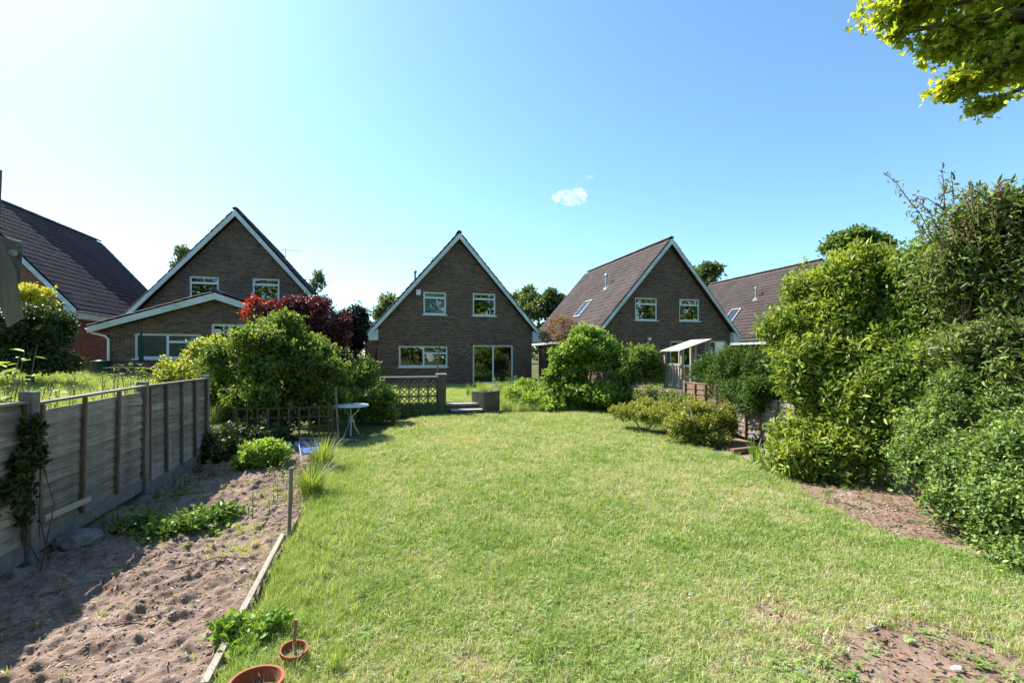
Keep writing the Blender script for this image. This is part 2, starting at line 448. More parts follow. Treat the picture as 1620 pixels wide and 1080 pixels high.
tag(grid_obj('ground', gx, gy, H, M['ground']), kind='structure')
LAWN = [(-0.86, 0.6), (-0.88, 5.3), (-0.95, 6.7), (-0.95, 8.3), (-0.8, 9.4), (-0.5, 10.2), (0.1, 11.6), (0.5, 13.2), (1.3, 14.3),
        (1.8, 14.85), (3.3, 14.9), (4.2, 15.2), (7.0, 15.0), (7.3, 13.7), (6.9, 11.6), (6.4, 10.0), (6.3, 8.4), (6.3, 7.0), (6.25, 6.3), (5.8, 5.4),
        (5.35, 4.6), (5.15, 3.7), (5.5, 3.1), (5.25, 2.6), (4.8, 2.1), (4.9, 0.6)]
def lawn_mask(x, y):
    k = 0.22
    return inpoly(x + (fbm(x, y, 0.5, 5) - 0.5) * k * 2, y + (fbm(x, y, 0.5, 11) - 0.5) * k * 2, LAWN)
def bare(x, y):
    """how bare the lawn is: 1 = earth showing"""
    p = np.exp(-(((x - 3.15) / 0.75) ** 2 + ((y - 2.05) / 0.42) ** 2)) * 1.5 + np.exp(-(((x - 2.75) / 0.25) ** 2 + ((y - 2.75) / 0.2) ** 2)) * .6
    return np.clip(p * (0.55 + 0.9 * fbm(x, y, 0.5, 31)), 0, 1)
tag(grid_obj('lawn', np.arange(-1.3, 7.8, 0.07), np.arange(0.6, 15.3, 0.07),
             lambda x, y: H(x, y) + 0.006 + 0.02 * (fbm(x, y, 0.35, 21) - .5), M['lawn'],
             lambda x, y: lawn_mask(x, y) & (bare(x, y) < 0.42) & (y < 15.25)), kind='structure')
def soil_h(x, y):
    lump = fbm(x, y, 0.16, 41, 4); crumb = vnoise(x, y, .05, 45) * vnoise(x, y, .09, 46) + .35 * vnoise(x, y, .03, 49) * vnoise(x, y, .25, 48)
    return H(x, y) - 0.022 + 0.055 * np.clip(lump - .35, 0, 1) + 0.075 * crumb + 0.06 * fbm(x, y, 0.7, 47)
tag(grid_obj('soil_bed', np.arange(-3.12, -0.70, 0.015), np.arange(1.6, 10.6, 0.015), soil_h, M['soil'],
             lambda x, y: (x < -0.93 + 0.1 * sstep(y, 5.5, 9) * fbm(x, y, .4, 3))), kind='structure')
tag(grid_obj('bare_earth', np.arange(2.0, 8.0, 0.04), np.arange(0.8, 9.4, 0.04),
             lambda x, y: H(x, y) + 0.003 + 0.02 * (fbm(x, y, 0.2, 61) - .5) * (~lawn_mask(x, y)), M['soil'],
             lambda x, y: (~lawn_mask(x, y) & (x > 3.9)) | (bare(x, y) > 0.3)), kind='structure')
tag(grid_obj('terrace_lawn', np.arange(-3.1, 8.0, 0.25), np.arange(15.3, 23.5, 0.25), lambda x, y: H(x, y) + 0.03, M['lawn']), kind='structure')

# ------------------------------------------------------------------ houses
SLOPE = 1.158                                    # rise over run of the main roofs
CS = 1 / math.hypot(1, SLOPE); SN = SLOPE * CS
RIDGE, EAVE_X, HW, DEPTH = 7.84, 4.42, 3.97, 10.1

def wall_mesh(poly, y0, th, holes):
    """wall polygon in (x, z) with rectangular openings cut through; reveals come from the thickness"""
    bm = bmesh.new()
    bm.faces.new([bm.verts.new((p[0], y0, p[1])) for p in poly])
    for (x0, x1, z0, z1) in holes:
        for co, no in (((x0, 0, 0), (1, 0, 0)), ((x1, 0, 0), (1, 0, 0)), ((0, 0, z0), (0, 0, 1)), ((0, 0, z1), (0, 0, 1))):
            bmesh.ops.bisect_plane(bm, geom=bm.verts[:] + bm.edges[:] + bm.faces[:], dist=1e-5, plane_co=co, plane_no=no)
    kill = []
    for f in bm.faces:
        c = f.calc_center_median()
        if any(x0 < c.x < x1 and z0 < c.z < z1 for (x0, x1, z0, z1) in holes): kill.append(f)
    bmesh.ops.delete(bm, geom=kill, context='FACES')
    r = bmesh.ops.extrude_face_region(bm, geom=bm.faces[:])
    bmesh.ops.translate(bm, vec=(0, th, 0), verts=[v for v in r['geom'] if isinstance(v, bmesh.types.BMVert)])
    bmesh.ops.recalc_face_normals(bm, faces=bm.faces[:])
    return bm

def window(parent, x0, x1, z0, z1, y, mulls=(), transoms=(), sill=True, bar=0.08, behind=None, name='window', rail=0.0):
    """frame with mullions (x positions) and transoms (cell, z); each pane its own mesh"""
    b = MB(); d0, d1 = y + 0.06, y + 0.12
    b.box((x0, d0, z0), (x0 + bar, d1, z1)); b.box((x1 - bar, d0, z0), (x1, d1, z1))
    b.box((x0 + bar, d0 + .001, z1 - bar), (x1 - bar, d1 - .001, z1)); b.box((x0 + bar, d0 + .001, z0), (x1 - bar, d1 - .001, z0 + bar + rail))
    xs = [x0] + list(mulls) + [x1]
    for mx in mulls: b.box((mx - bar * .5, d0 + .002, z0 + bar), (mx + bar * .5, d1 - .002, z1 - bar))
    cells = []
    for i in range(len(xs) - 1):
        cz = [z0] + [z for (c, z) in transoms if c == i] + [z1]
        for z in cz[1:-1]: b.box((xs[i] + bar * .5, d0 - .006, z - bar * .55), (xs[i + 1] - bar * .5, d1 - .003, z + bar * .55))
        cells += [(xs[i], xs[i + 1], cz[k], cz[k + 1]) for k in range(len(cz) - 1)]
    w = b.build(name, M['upvc'], parent)
    for (a, c, e, g) in cells:
        tilt = random.uniform(-.006, .006)
        MB().add([(a + .03, y + .085 + tilt, e + .03), (c - .03, y + .085 - tilt, e + .03), (c - .03, y + .087 - tilt, g - .03), (a + .03, y + .087 + tilt, g - .03)], [(0, 1, 2, 3)]).build('pane', M['glass'], w)
    if sill: MB().box((x0 - .06, y - .05, z0 - .05), (x1 + .06, y + .12, z0 - .001)).build('sill', M['upvc'], w)
    if behind:
        kind, f0, f1 = behind
        bb = MB()
        if kind == 'curtain':
            n = 14
            for (u0, u1) in ((x0 + .02, x0 + (x1 - x0) * f0), (x0 + (x1 - x0) * f1, x1 - .02)):
                bb = MB(); vs, fs = [], []
                for k in range(n + 1):
                    u = u0 + (u1 - u0) * k / n; yy = y + .22 + .025 * math.sin(k * 2.1)
                    vs += [(u, yy, z0), (u, yy, z1)]
                fs = [(2 * k, 2 * k + 2, 2 * k + 3, 2 * k + 1) for k in range(n)]
                bb.add(vs, fs); bb.build('curtain', M['curtain'], w)
        else:
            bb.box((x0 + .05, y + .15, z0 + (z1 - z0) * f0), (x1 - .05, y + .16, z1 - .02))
            bb.build('blind', M[kind], w)  # grey one is a real blind, blue one a painted sky reflection
    return w

def tile_arrays():
    prof = [(0, 0), (.04, .030), (.09, .034), (.13, .006), (.17, .006), (.21, .034), (.26, .030), (.302, 0)]
    L, TH = 0.40, 0.045
    V = [(u, 0, h + TH) for u, h in prof] + [(u, L, h + TH - .024) for u, h in prof] + [(u, 0.004, h - .012) for u, h in prof]
    n = len(prof)
    F = [(i, i + 1, n + i + 1, n + i) for i in range(n - 1)] + [(2 * n + i, 2 * n + i + 1, i + 1, i) for i in range(n - 1)]
    return np.array(V), np.array(F)
TV, TF = tile_arrays()
GAUGE, TW = 0.315, 0.30

def roof_tiles(E, side, ridge, eave_x, y0, y1, slope, mat, loc, individual=0, name='roof_tiles'):
    """side +1: slope facing +x, -1: facing -x; tiles laid in courses from the eave up"""
    cs = 1 / math.hypot(1, slope); sn = slope * cs
    run = abs(eave_x) / cs
    nc = int(run / GAUGE); nt = int(round((y1 - y0) / TW)); tw = (y1 - y0) / nt
    u = np.array([0, 1.0 if side > 0 else -1.0, 0])
    v = np.array([-side * cs, 0, sn]); n = np.array([side * sn, 0, cs])
    e0 = np.array([eave_x * side, y0 if side > 0 else y1, ridge - abs(eave_x) * slope])
    items = []
    for c in range(nc):
        sag = 0.012 * math.sin(c * 1.7)
        for k in range(nt):
            o = e0 + v * (c * GAUGE + random.uniform(-.006, .006)) + u * (k * tw + (tw / 2 if c % 2 else 0) * 0) + n * (random.uniform(-.005, .009))
            items.append((o, random.uniform(-.008, .008)))
    cp = np.array([-loc[0], -loc[1], EYE - loc[2]])
    if individual:
        items.sort(key=lambda it: np.linalg.norm(it[0] - cp))
    sx = tw / TW
    me = None
    for (o, r) in items[:individual]:
        if me is None:
            b = MB(); b.add([(p[0] * sx, p[1], p[2]) for p in TV], [tuple(f) for f in TF]); me = b.mesh('roof_tile', mat)
        ob = bpy.data.objects.new('roof_tile', me)
        Mx = Matrix(((u[0], v[0], n[0], o[0]), (u[1], v[1], n[1], o[1]), (u[2], v[2], n[2], o[2]), (0, 0, 0, 1)))
        ob.matrix_local = Mx @ Matrix.Rotation(r, 4, 'Z')
        COL.objects.link(ob); ob.parent = E
    rest = items[individual:]
    B = np.stack([u, v, n], 0)
    base = (TV * np.array([sx, 1, 1])) @ B
    V = np.concatenate([base + o for (o, r) in rest]); nV = len(TV)
    F = np.concatenate([TF + i * nV for i in range(len(rest))])
    return tag(link(bpy.data.objects.new(name, np_mesh(name, V, F, mat)), E), kind='stuff')

def gable_roof(E, ridge, eave_x, y0, y1, slope, mat, loc, cx=0.0, individual=(0, 0), barge=0.20, boxed=True, pre='', wall_x=HW):
    """deck, tiles, ridge tiles, bargeboards, eaves boxes and gutters round x = cx"""
    P = E if cx == 0 else holder(pre + 'roof_frame', E, (cx, 0, 0))
    if cx != 0: loc = (loc[0] + cx, loc[1], loc[2])
    ez = ridge - eave_x * slope
    d = MB(); t0, t1 = 0.05, 0.17
    for s in (-1, 1):
        d.prism([(0.0, ridge - t0), (s * eave_x, ez - t0), (s * eave_x, ez - t1), (0.0, ridge - t1 - .03)], y0 + .02, y1 - .02)
    d.build(pre + 'roof_deck', M['dark_wood'], P)
    for s, k in ((-1, individual[0]), (1, individual[1])):
        roof_tiles(P, s, ridge - .02, eave_x + .05, y0, y1, slope, mat, loc, k, pre + 'roof_tiles')
    me = None; n = int((y1 - y0) / .45)
    for k in range(n):
        if me is None:
            b = MB(); L = (y1 - y0) / n + .02
            pr = [(.13 * math.cos(a), .10 * math.sin(a)) for a in [math.radians(x) for x in range(-25, 206, 33)]]
            vs = [(p[0], 0, p[1]) for p in pr] + [(p[0] * 1.06, L, p[1] * 1.06) for p in pr]
            m = len(pr); b.add(vs, [(i, i + 1, m + i + 1, m + i) for i in range(m - 1)] + [tuple(range(m))]); me = b.mesh('ridge_tile', mat)
        o = bpy.data.objects.new('ridge_tile', me); o.location = (0, y0 + k * (y1 - y0) / n, ridge - .01 + random.uniform(-.006, .006)); link(o, P)
    for yy, w in ((y0, 0.035), (y1, -0.035)):
        for s in (-1, 1):
            b = MB(); off = .02
            b.prism([(s * .0, ridge - off - .04), (s * (eave_x + .02), ez - off - .04), (s * (eave_x + .02), ez - off - barge - .08), (s * .0, ridge - off - barge - .12)], yy - w, yy)
            b.build('bargeboard', M['white'], P)
    if boxed:
        for s in (-1, 1):
            b = MB()
            zb = ez - .44
            b.prism([(s * (wall_x + .012), zb), (s * (eave_x + .01), zb), (s * (eave_x + .01), ez - .17), (s * (wall_x + .012), ez - .17 + (eave_x - wall_x) * slope * .55)], y0 + .004, y1 - .004)
            b.build('eaves_box', M['white'], P)
    for s in (-1, 1):
        b = MB()
        pr = [(.055 * math.cos(a), .055 * math.sin(a)) for a in [math.radians(x) for x in range(180, 361, 30)]]
        X = s * (eave_x + .075)
        vs = [(X + p[0], y0 + .05, ez - .1 + p[1]) for p in pr] + [(X + p[0], y1 - .05, ez - .1 + p[1]) for p in pr]
        m = len(pr); b.add(vs, [(i, i + 1, m + i + 1, m + i) for i in range(m - 1)])
        b.build('gutter', M['upvc'], P)
    return P

def shell(E, holes, brick, depth=DEPTH):
    za = RIDGE - .32; zw = za - HW * SLOPE
    poly = [(-HW, -.3), (HW, -.3), (HW, zw), (0, za), (-HW, zw)]
    bm = wall_mesh(poly, 0.0, 0.14, holes)
    me = bpy.data.meshes.new('wall'); bm.to_mesh(me); bm.free(); me.materials.append(brick)
    link(bpy.data.objects.new('wall', me), E)
    MB().prism(poly, depth - .14, depth).build('wall', brick, E)
    for s in (-1, 1):
        MB().box((min(s * HW, s * (HW - .14)), .142, -.3), (max(s * HW, s * (HW - .14)), depth - .142, zw - .02)).build('wall', brick, E)
    r = MB()
    r.box((-HW + .15, .15, -.05), (HW - .15, depth - .15, .03)); r.box((-HW + .15, .15, 2.35), (HW - .15, depth - .15, 2.5))
    r.build('floor', M['carpet'], E)
    p = MB(); p.box((-HW + .15, 4.2, .03), (HW - .15, 4.3, 2.35)); p.prism([(-HW + .2, 2.5), (HW - .2, 2.5), (HW - .2, zw - .2), (0, za - .2), (-HW + .2, zw - .2)], 3.6, 3.7)
    p.box((-.06, .15, .03), (.06, 4.2, 2.35)); p.box((-.06, .15, 2.5), (.06, 3.6, 6.4))
    p.build('partition', M['room'], E)

def aerial(E, x, y, z, L=1.2, yaw=0.3, mast=1.3):
    b = MB(); b.tube([(x, y, z), (x, y, z + mast)], .018, 6)
    dx, dy = math.cos(yaw), math.sin(yaw); zt = z + mast - .05
    b.tube([(x - dx * L * .25, y - dy * L * .25, zt), (x + dx * L * .75, y + dy * L * .75, zt)], .014, 5)
    for k in range(9):
        c = -.2 + k * .115; h = .20 - .008 * k
        b.tube([(x + dx * L * c + dy * h, y + dy * L * c - dx * h, zt + .012), (x + dx * L * c - dy * h, y + dy * L * c + dx * h, zt + .012)], .007, 4)
    b.build('aerial', M['metal_grey'], E)

def roof_pt(side, x, ridge=RIDGE): return ridge - abs(x) * SLOPE
def vent_pipe(E, side, x, y):
    z = roof_pt(side, x)
    MB().tube([(side * x, y, z - .1), (side * x, y, z + .75)], .06, 10).lathe([(.09, .70), (.10, .80), (.05, .86)], (side * x, y, z), 10).build('vent_pipe', M['metal_grey'], E)
    MB().box((-.2, -.2, -.02), (.2, .2, .02), M=Matrix.Translation((side * x, y, z + .05)) @ Matrix.Rotation(side * math.atan(SLOPE), 4, 'Y')).build('flashing', M['coping'], E)
def skylight(E, side, x, y, w=.7, l=1.1):
    z = roof_pt(side, x)
    Mx = Matrix.Translation((side * x, y, z + .05)) @ Matrix.Rotation(side * math.atan(SLOPE), 4, 'Y')
    b = MB(); f = .07
    b.box((-l / 2, -w / 2, -.04), (l / 2, -w / 2 + f, .07), M=Mx); b.box((-l / 2, w / 2 - f, -.04), (l / 2, w / 2, .07), M=Mx)
    b.box((-l / 2, -w / 2 + f, -.04), (-l / 2 + f, w / 2 - f, .068), M=Mx); b.box((l / 2 - f, -w / 2 + f, -.04), (l / 2, w / 2 - f, .068), M=Mx)
    s = b.build('skylight', M['coping'], E)
    MB().box((-l / 2 + f, -w / 2 + f, .0), (l / 2 - f, w / 2 - f, .03), M=Mx).build('pane', M['glass'], s)
    MB().box((-l / 2 + f, -w / 2 + f, -.05), (l / 2 - f, w / 2 - f, -.02), M=Mx).build('roller_blind', M['white'], s)

def house(label, loc, holes_spec, brick, tile, individual=(0, 0)):
    E = thing('house', label, 'house', loc)
    holes = [(h['x0'], h['x1'], h['z0'], h['z1']) for h in holes_spec]
    shell(E, holes, brick)
    for h in holes_spec:
        kw = {k: v for k, v in h.items()}
        window(E, y=0.0, **kw)
    gable_roof(E, RIDGE, EAVE_X, -.28, DEPTH + .28, SLOPE, tile, loc, individual=individual)
    return E
W = dict
# middle house
hc = house('brown brick chalet house in the middle with white sliding patio door', (3.8, 23.55, .42), [
    W(x0=-1.79, x1=-.64, z0=3.62, z1=4.77, transoms=[(0, 4.48)], behind=('blind_blue', 0.0, 0)),  # blue sheet behind this glass stands in for reflected sky
    W(x0=.74, x1=1.96, z0=3.62, z1=4.80, transoms=[(0, 4.50)]),
    W(x0=-3.0, x1=-.57, z0=.96, z1=2.02, mulls=[-1.78], transoms=[(1, 1.66)]),
    W(x0=.74, x1=2.93, z0=.05, z1=2.09, mulls=[1.84], sill=False, bar=.085, name='sliding_door')], M['brick'], M['tile_dark'])
b = MB().box((-2.16, -.09, 4.58), (-1.93, -.003, 4.86)).build('alarm_box', M['upvc'], hc, bevel=.02)
MB().box((.70, -.12, -.02), (2.97, .02, .046)).build('door_step', M['coping'], hc)
aerial(hc, -.75, 5.8, 6.75, 1.3, 2.9, 1.05)
vent_pipe(hc, -1, 2.0, 3.0)
# dead climber on the middle house wall
b = MB()
for k in range(46):
    x0, z0 = .1 + random.gauss(0, .38), 1.75 + random.gauss(0, .22); p = [(x0, -.03, z0)]
    for j in range(3): p.append((p[-1][0] + random.uniform(-.12, .12), -.03 - random.uniform(0, .07), p[-1][2] + random.uniform(-.09, .10)))
    b.tube(p, .007, 4)
cl = thing('climber', 'pale dead climber clinging to the brick between window and patio door', 'climber', (3.8, 23.55, .42))
tag(b.build('dead_stems', M['coping'], cl), kind='stuff')
# house on the right
hr = house('brown brick chalet house with skylit roof slope, right of the middle house', (14.9, 21.55, .42), [
    W(x0=-2.04, x1=-.70, z0=3.41, z1=4.62, transoms=[(0, 4.28)], behind=('curtain', .16, .80)),
    W(x0=.67, x1=1.97, z0=3.43, z1=4.64, transoms=[(0, 4.30)], behind=('curtain', .12, .88)),
    W(x0=.1, x1=1.75, z0=.95, z1=2.34, mulls=[.95]),
    W(x0=2.35, x1=3.75, z0=.05, z1=2.36, mulls=[3.05], sill=False, bar=.08, name='patio_door')], M['brick'], M['tile'], (300, 0))
MB().box((-1.31, -.14, 2.33), (-1.15, -.003, 2.5)).build('wall_lamp', M['upvc'], hr, bevel=.02)
vent_pipe(hr, -1, 1.95, 3.4)
skylight(hr, -1, 3.0, 4.4, .95, 1.35)
# house behind the hedge on the right
hr2 = house('chalet house half hidden behind the tall hedge, brown tiled slope with skylight', (27.7, 23.65, .42), [
    W(x0=-2.0, x1=-.7, z0=3.4, z1=4.6, transoms=[(0, 4.28)]), W(x0=.7, x1=2.0, z0=3.4, z1=4.6, transoms=[(0, 4.28)])], M['brick'], M['tile'])
vent_pipe(hr2, -1, 1.95, 3.2)
skylight(hr2, -1, 2.95, 4.4, .95, 1.35)
# house second from the left, with a low extension
L2 = (-6.48, 23.97, .84)
hl = house('brown brick chalet house with low gabled extension behind the red bush', L2, [
    W(x0=-1.93, x1=-.75, z0=3.55, z1=4.72, transoms=[(0, 4.42)]),
    W(x0=.63, x1=1.79, z0=3.57, z1=4.75, transoms=[(0, 4.45)])], M['brick'], M['tile_dark'])
aerial(hl, 1.2, 4.6, 6.2, 1.1, 0.2, .95)
EY = -3.77; EC, ER, EW = .32, 3.56, 3.52
es = .345
exp_ = [(EC - EW, -.3), (EC + EW, -.3), (EC + EW, ER - .28 - EW * es), (EC, ER - .28), (EC - EW, ER - .28 - EW * es)]
bm = wall_mesh(exp_, EY, .14, [(-2.38, -.21, .99, 1.93), (.12, 2.42, .05, 2.34)])
me = bpy.data.meshes.new('extension_wall'); bm.to_mesh(me); bm.free(); me.materials.append(M['brick'])
link(bpy.data.objects.new('extension_wall', me), hl)
for s in (-1, 1):
    xa = EC + s * EW
    MB().box((min(xa, xa - s * .14), EY + .142, -.3), (max(xa, xa - s * .14), -.002, ER - .3 - EW * es)).build('extension_wall', M['brick'], hl)
MB().box((EC - EW + .15, EY + .15, -.05), (EC + EW - .15, -.01, .03)).build('extension_floor', M['carpet'], hl)
window(hl, -2.38, -.21, .99, 1.93, EY, mulls=[-1.33], transoms=[(1, 1.62)], behind=('blind', .0, 0))
window(hl, .12, 2.42, .05, 2.34, EY, mulls=[1.27], sill=False, bar=.09, name='patio_door')
gable_roof(hl, ER, 3.99, EY - .22, -.30, es, M['tile_dark'], L2, cx=EC, barge=.17, boxed=False, pre='extension_')
MB().tube([(-3.72, EY - .12, 2.02), (-3.62, EY - .10, 1.93), (-3.25, EY - .06, 1.82), (-3.14, EY - .06, 1.70), (-3.14, EY - .06, .15)], .04, 8).build('downpipe', M['upvc'], hl)
# leftmost house
hl1 = house('leftmost house with red brick side wall and large dark tiled roof', (-17.0, 24.2, 1.26), [
    W(x0=-1.9, x1=-.7, z0=3.5, z1=4.7, transoms=[(0, 4.4)]), W(x0=.7, x1=1.9, z0=3.5, z1=4.7, transoms=[(0, 4.4)])], M['brick_red'], M['tile_dark'], (0, 300))
# far house seen between two gables
c = at(573, 517, 36)
hf = thing('far_house', 'distant pinkish brick house with white verge left of the middle gable', 'house', (c.x + 4.2, c.y, .4))
zl = c.z - .4
MB().prism([(-4, -.3), (4, -.3), (4, zl), (0, zl + 1.6), (-4, zl)], 0, .2).build('wall', M['brick_far'], hf)
for s in (-1, 1): MB().box((min(s * 4, s * 3.8), .2, -.3), (max(s * 4, s * 3.8), 8, zl)).build('wall', M['brick_far'], hf)
for s in (-1, 1):
    MB().prism([(0, zl + 1.75), (s * 4.3, zl + .03), (s * 4.3, zl - .1), (0, zl + 1.62)], -.2, 8).build('roof', M['tile'], hf)
    MB().prism([(0, zl + 1.77), (s * 4.32, zl + .04), (s * 4.32, zl - .2), (0, zl + 1.52)], -.26, -.203).build('verge_board', M['white'], hf)

# ------------------------------------------------------------------ fences between the houses
def trellis(parent, w, h, z0, nx, nz, mat, t=.02, name='lath'):
    for i in range(nx + 1):
        x = w * i / nx; MB().box((x - .014, -t, z0), (x + .014, 0, z0 + h)).build(name, mat, parent)
    for k in range(nz + 1):
        z = z0 + h * k / nz; MB().box((0, 0.002, z - .014), (w, t, z + .014)).build(name, mat, parent)
g = thing('side_gate', 'dark red boarded gate with trellis top between the two left gables', 'gate', (-2.35, 23.7, .38))
for k in range(17): MB().box((k * .12, -.01, .05), (k * .12 + .115, .01, 1.35 + .0 * k)).build('board', M['red_wood'], g)
MB().box((0, .012, 1.2), (2.04, .05, 1.3)).build('rail', M['dark_wood'], g)
for x in (-.06, 2.05): MB().box((x, -.04, -.1), (x + .08, .04, 1.95)).build('post', M['dark_wood'], g)
trellis(g, 2.04, .42, 1.42, 14, 3, M['dark_wood'])
f = thing('side_fence', 'dark boarded fence between the middle house and the right-hand house', 'fence', (7.86, 22.6, .40))
for k in range(21): MB().box((k * .13, -.012 + .006 * (k % 2), .04), (k * .13 + .135, .008 + .006 * (k % 2), 1.78 + random.uniform(-.012, .012))).build('board', M['dark_wood'], f)
for x in (.02, 1.2, 2.5): MB().box((x, .03, -.1), (x + .09, .11, 1.85)).build('post', M['dark_wood'], f)
for z in (.4, 1.4): MB().box((.1, .022, z), (2.7, .06, z + .07)).build('rail', M['dark_wood'], f)
MB().tube([(.55, -.05, 0), (.55, -.05, 1.55), (.42, -.05, 1.75)], .03, 7).build('drain_pipe', M['black_plastic'], f)

# ------------------------------------------------------------------ garden fences
def plank_meshes(w, h, mat, n=6, th=.011, wane=1.0):
    """lap boards with a waney lower edge, one mesh per variant"""
    out = []
    for q in range(n):
        ns = 12; b = MB(); vs = []
        ph = random.uniform(0, 9); am = random.uniform(.005, .016) * wane
        for k in range(ns + 1):
            y = w * k / ns
            lo = am * (math.sin(ph + y * 5.1) + .6 * math.sin(ph * 2 + y * 11)) - .008
            vs += [(0.026, y, lo), (0.004, y, h), (0.026 - th, y, lo), (0.004 - th, y, h)]
        fs = []
        for k in range(ns):
            a = 4 * k; c = a + 4
            fs += [(a, c, c + 1, a + 1), (a + 2, a + 3, c + 3, c + 2), (a, a + 2, c + 2, c), (a + 1, c + 1, c + 3, a + 3)]
        fs += [(0, 1, 3, 2), (4 * ns, 4 * ns + 2, 4 * ns + 3, 4 * ns + 1)]
        b.add(vs, fs); out.append(b.mesh('plank', mat))
    return out

def lap_panel(parent, y0, y1, z0, z1, mats, rot=(0, 0, 0), n=11, nb=4, drop=0.0, sign=1):
    """horizontal lap boards between battens; sign = side of the battens"""
    w = y1 - y0
    P = holder('fence_panel', parent, (0, y0, z0), rot)
    hh = (z1 - z0 - .03 - drop) / n
    meshes = plank_meshes(w, hh + .022, mats[0], wane=1.0 if sign > 0 else .3)
    for k in range(n):
        o = bpy.data.objects.new('plank', random.choice(meshes))
        o.location = (sign * random.uniform(0, .003), 0, k * hh + .004); o.rotation_euler = (random.uniform(-.006, .006), 0 if sign > 0 else 0, 0)
        if sign < 0: o.scale = (-1, 1, 1)
        link(o, P)
    xs = (.029, .06)
    for k in range(nb + 1):
        y = w * k / nb; y = min(max(y, .02), w - .02); l = random.uniform(-.02, .02)
        b = MB(); x0, x1 = sorted((sign * xs[0], sign * xs[1]))
        b.add([(x0, y - .019, .0), (x1, y - .019, 0), (x1, y + .019, 0), (x0, y + .019, 0), (x0, y - .019 + l, z1 - z0 - .03), (x1, y - .019 + l, z1 - z0 - .03), (x1, y + .019 + l, z1 - z0 - .03), (x0, y + .019 + l, z1 - z0 - .03)],
              [(0, 3, 2, 1), (4, 5, 6, 7), (0, 1, 5, 4), (1, 2, 6, 5), (2, 3, 7, 6), (3, 0, 4, 7)])
        b.build('batten', mats[1], P)
    MB().box((-.025, -.01, z1 - z0 - .03), (.052, w + .01, z1 - z0 - .005)).build('capping_rail', mats[2], P, bevel=.004)
    return P

fl = thing('garden_fence', 'weathered grey lap-panel fence with concrete posts along the shaded bed', 'fence', (-3.1, 0, 0))
for (y, tilt, hgt) in ((2.95, 0, 1.56), (5.2, .012, 1.56), (7.3, -.006, 1.58), (9.57, 0, 1.56)):
    MB().add([(-.05, y - .05, -.3), (.06, y - .05, -.3), (.06, y + .05, -.3), (-.05, y + .05, -.3), (-.05, y - .05, hgt), (.06, y - .05, hgt), (.06, y + .05, hgt), (-.05, y + .05, hgt)],
             [(0, 3, 2, 1), (4, 5, 6, 7), (0, 1, 5, 4), (1, 2, 6, 5), (2, 3, 7, 6), (3, 0, 4, 7)]).build('post', M['concrete'], fl, rot=(tilt * .4, tilt, 0), bevel=.008)
fm = (M['fence'], M['batten'], M['rail'])
lap_panel(fl, 3.01, 5.14, .22, 1.50, fm, rot=(.004, 0, 0), n=11, nb=3)
lap_panel(fl, 5.26, 7.24, .24, 1.49, fm, rot=(.018, .02, 0), n=10, nb=3, drop=.09)
lap_panel(fl, 7.36, 9.51, .20, 1.52, fm, n=11, nb=4)
for (y0, y1, dz, r) in ((3.01, 5.14, .03, .01), (5.26, 7.24, .06, .012), (7.36, 9.51, .0, 0)):
    MB().box((-.02, y0, .0), (.022, y1, .19)).build('gravel_board', M['concrete'], fl, loc=(0, 0, dz * .3), rot=(r, 0, 0), bevel=.006)
MB().box((.05, 5.30, .52), (.075, 6.0, .575)).build('loose_batten', M['edge_wood'], fl, rot=(-.03, 0, 0))

fr = thing('right_fence', 'brown and grey lap-panel fence behind the round shrub, under the conifer', 'fence', (7.95, 0, 0))
fm2 = (M['brown_wood'], M['brown_wood'], M['brown_wood'])
fm3 = (M['fence'], M['brown_wood'], M['brown_wood'])
for (y0, y1, z1, ms) in ((5.3, 7.15, 1.0, fm3), (7.25, 9.0, 1.0, fm3), (9.1, 10.72, 1.22, fm2), (10.82, 12.7, .98, fm3), (12.8, 14.6, .98, fm3)):
    lap_panel(fr, y0, y1, .08, z1, ms, n=8, nb=4, sign=-1)
    MB().box((-.03, y1 + .01, -.2), (.04, y1 + .09, z1 + .03)).build('post', M['brown_wood'], fr)

# ------------------------------------------------------------------ screen-block wall, steps, planter wall
def screen_block():
    b = MB(); s, t, d0, d1 = .145, .022, -.045, .045
    b.box((-s, d0, -s), (s, d1, -s + t)); b.box((-s, d0, s - t), (s, d1, s))
    b.box((-s, d0, -s + t), (-s + t, d1, s - t)); b.box((s - t, d0, -s + t), (s, d1, s - t))
    for a in (45, 135):
        b.box((-.175, d0 + .004, -.013), (.175, d1 - .004, .013), M=Matrix.Rotation(math.radians(a), 4, 'Y'))
    for a in range(0, 360, 90):                      # curved petals between the diagonals
        for sg in (-1, 1):
            pts = [(sg * .004, .015), (sg * .045, .062), (sg * .040, .098), (sg * .006, .126), (sg * .014, .128), (sg * .058, .102), (sg * .064, .058), (sg * .022, .012)]
            ms = Matrix.Rotation(math.radians(a), 4, 'Y')
            k = MB(); k.prism(pts if sg > 0 else pts[::-1], d0 + .008, d1 - .008)
            b.add([ms @ Vector(p) for p in k.v], k.f)
    return b.mesh('screen_block', M['concrete_old'])
sw = thing('screen_wall', 'pierced concrete screen-block wall with pale coping left of the steps', 'wall', (-.65, 15.15, 0))
sb = screen_block()
for i in range(8):
    for k in range(4):
        o = bpy.data.objects.new('screen_block', sb); o.location = (.15 + i * .298, 0, .17 + k * .298); link(o, sw)
MB().box((0, -.06, -.2), (2.40, .06, .02)).build('footing', M['concrete_old'], sw)
MB().box((-.02, -.075, 1.216), (2.36, .075, 1.262)).build('coping_stone', M['coping'], sw, bevel=.006)
MB().box((2.39, -.14, -.2), (2.66, .14, 1.30)).build('pillar', M['concrete_old'], sw, bevel=.01)
MB().box((2.36, -.17, 1.302), (2.69, .17, 1.345)).build('pillar_cap', M['coping'], sw, bevel=.008)
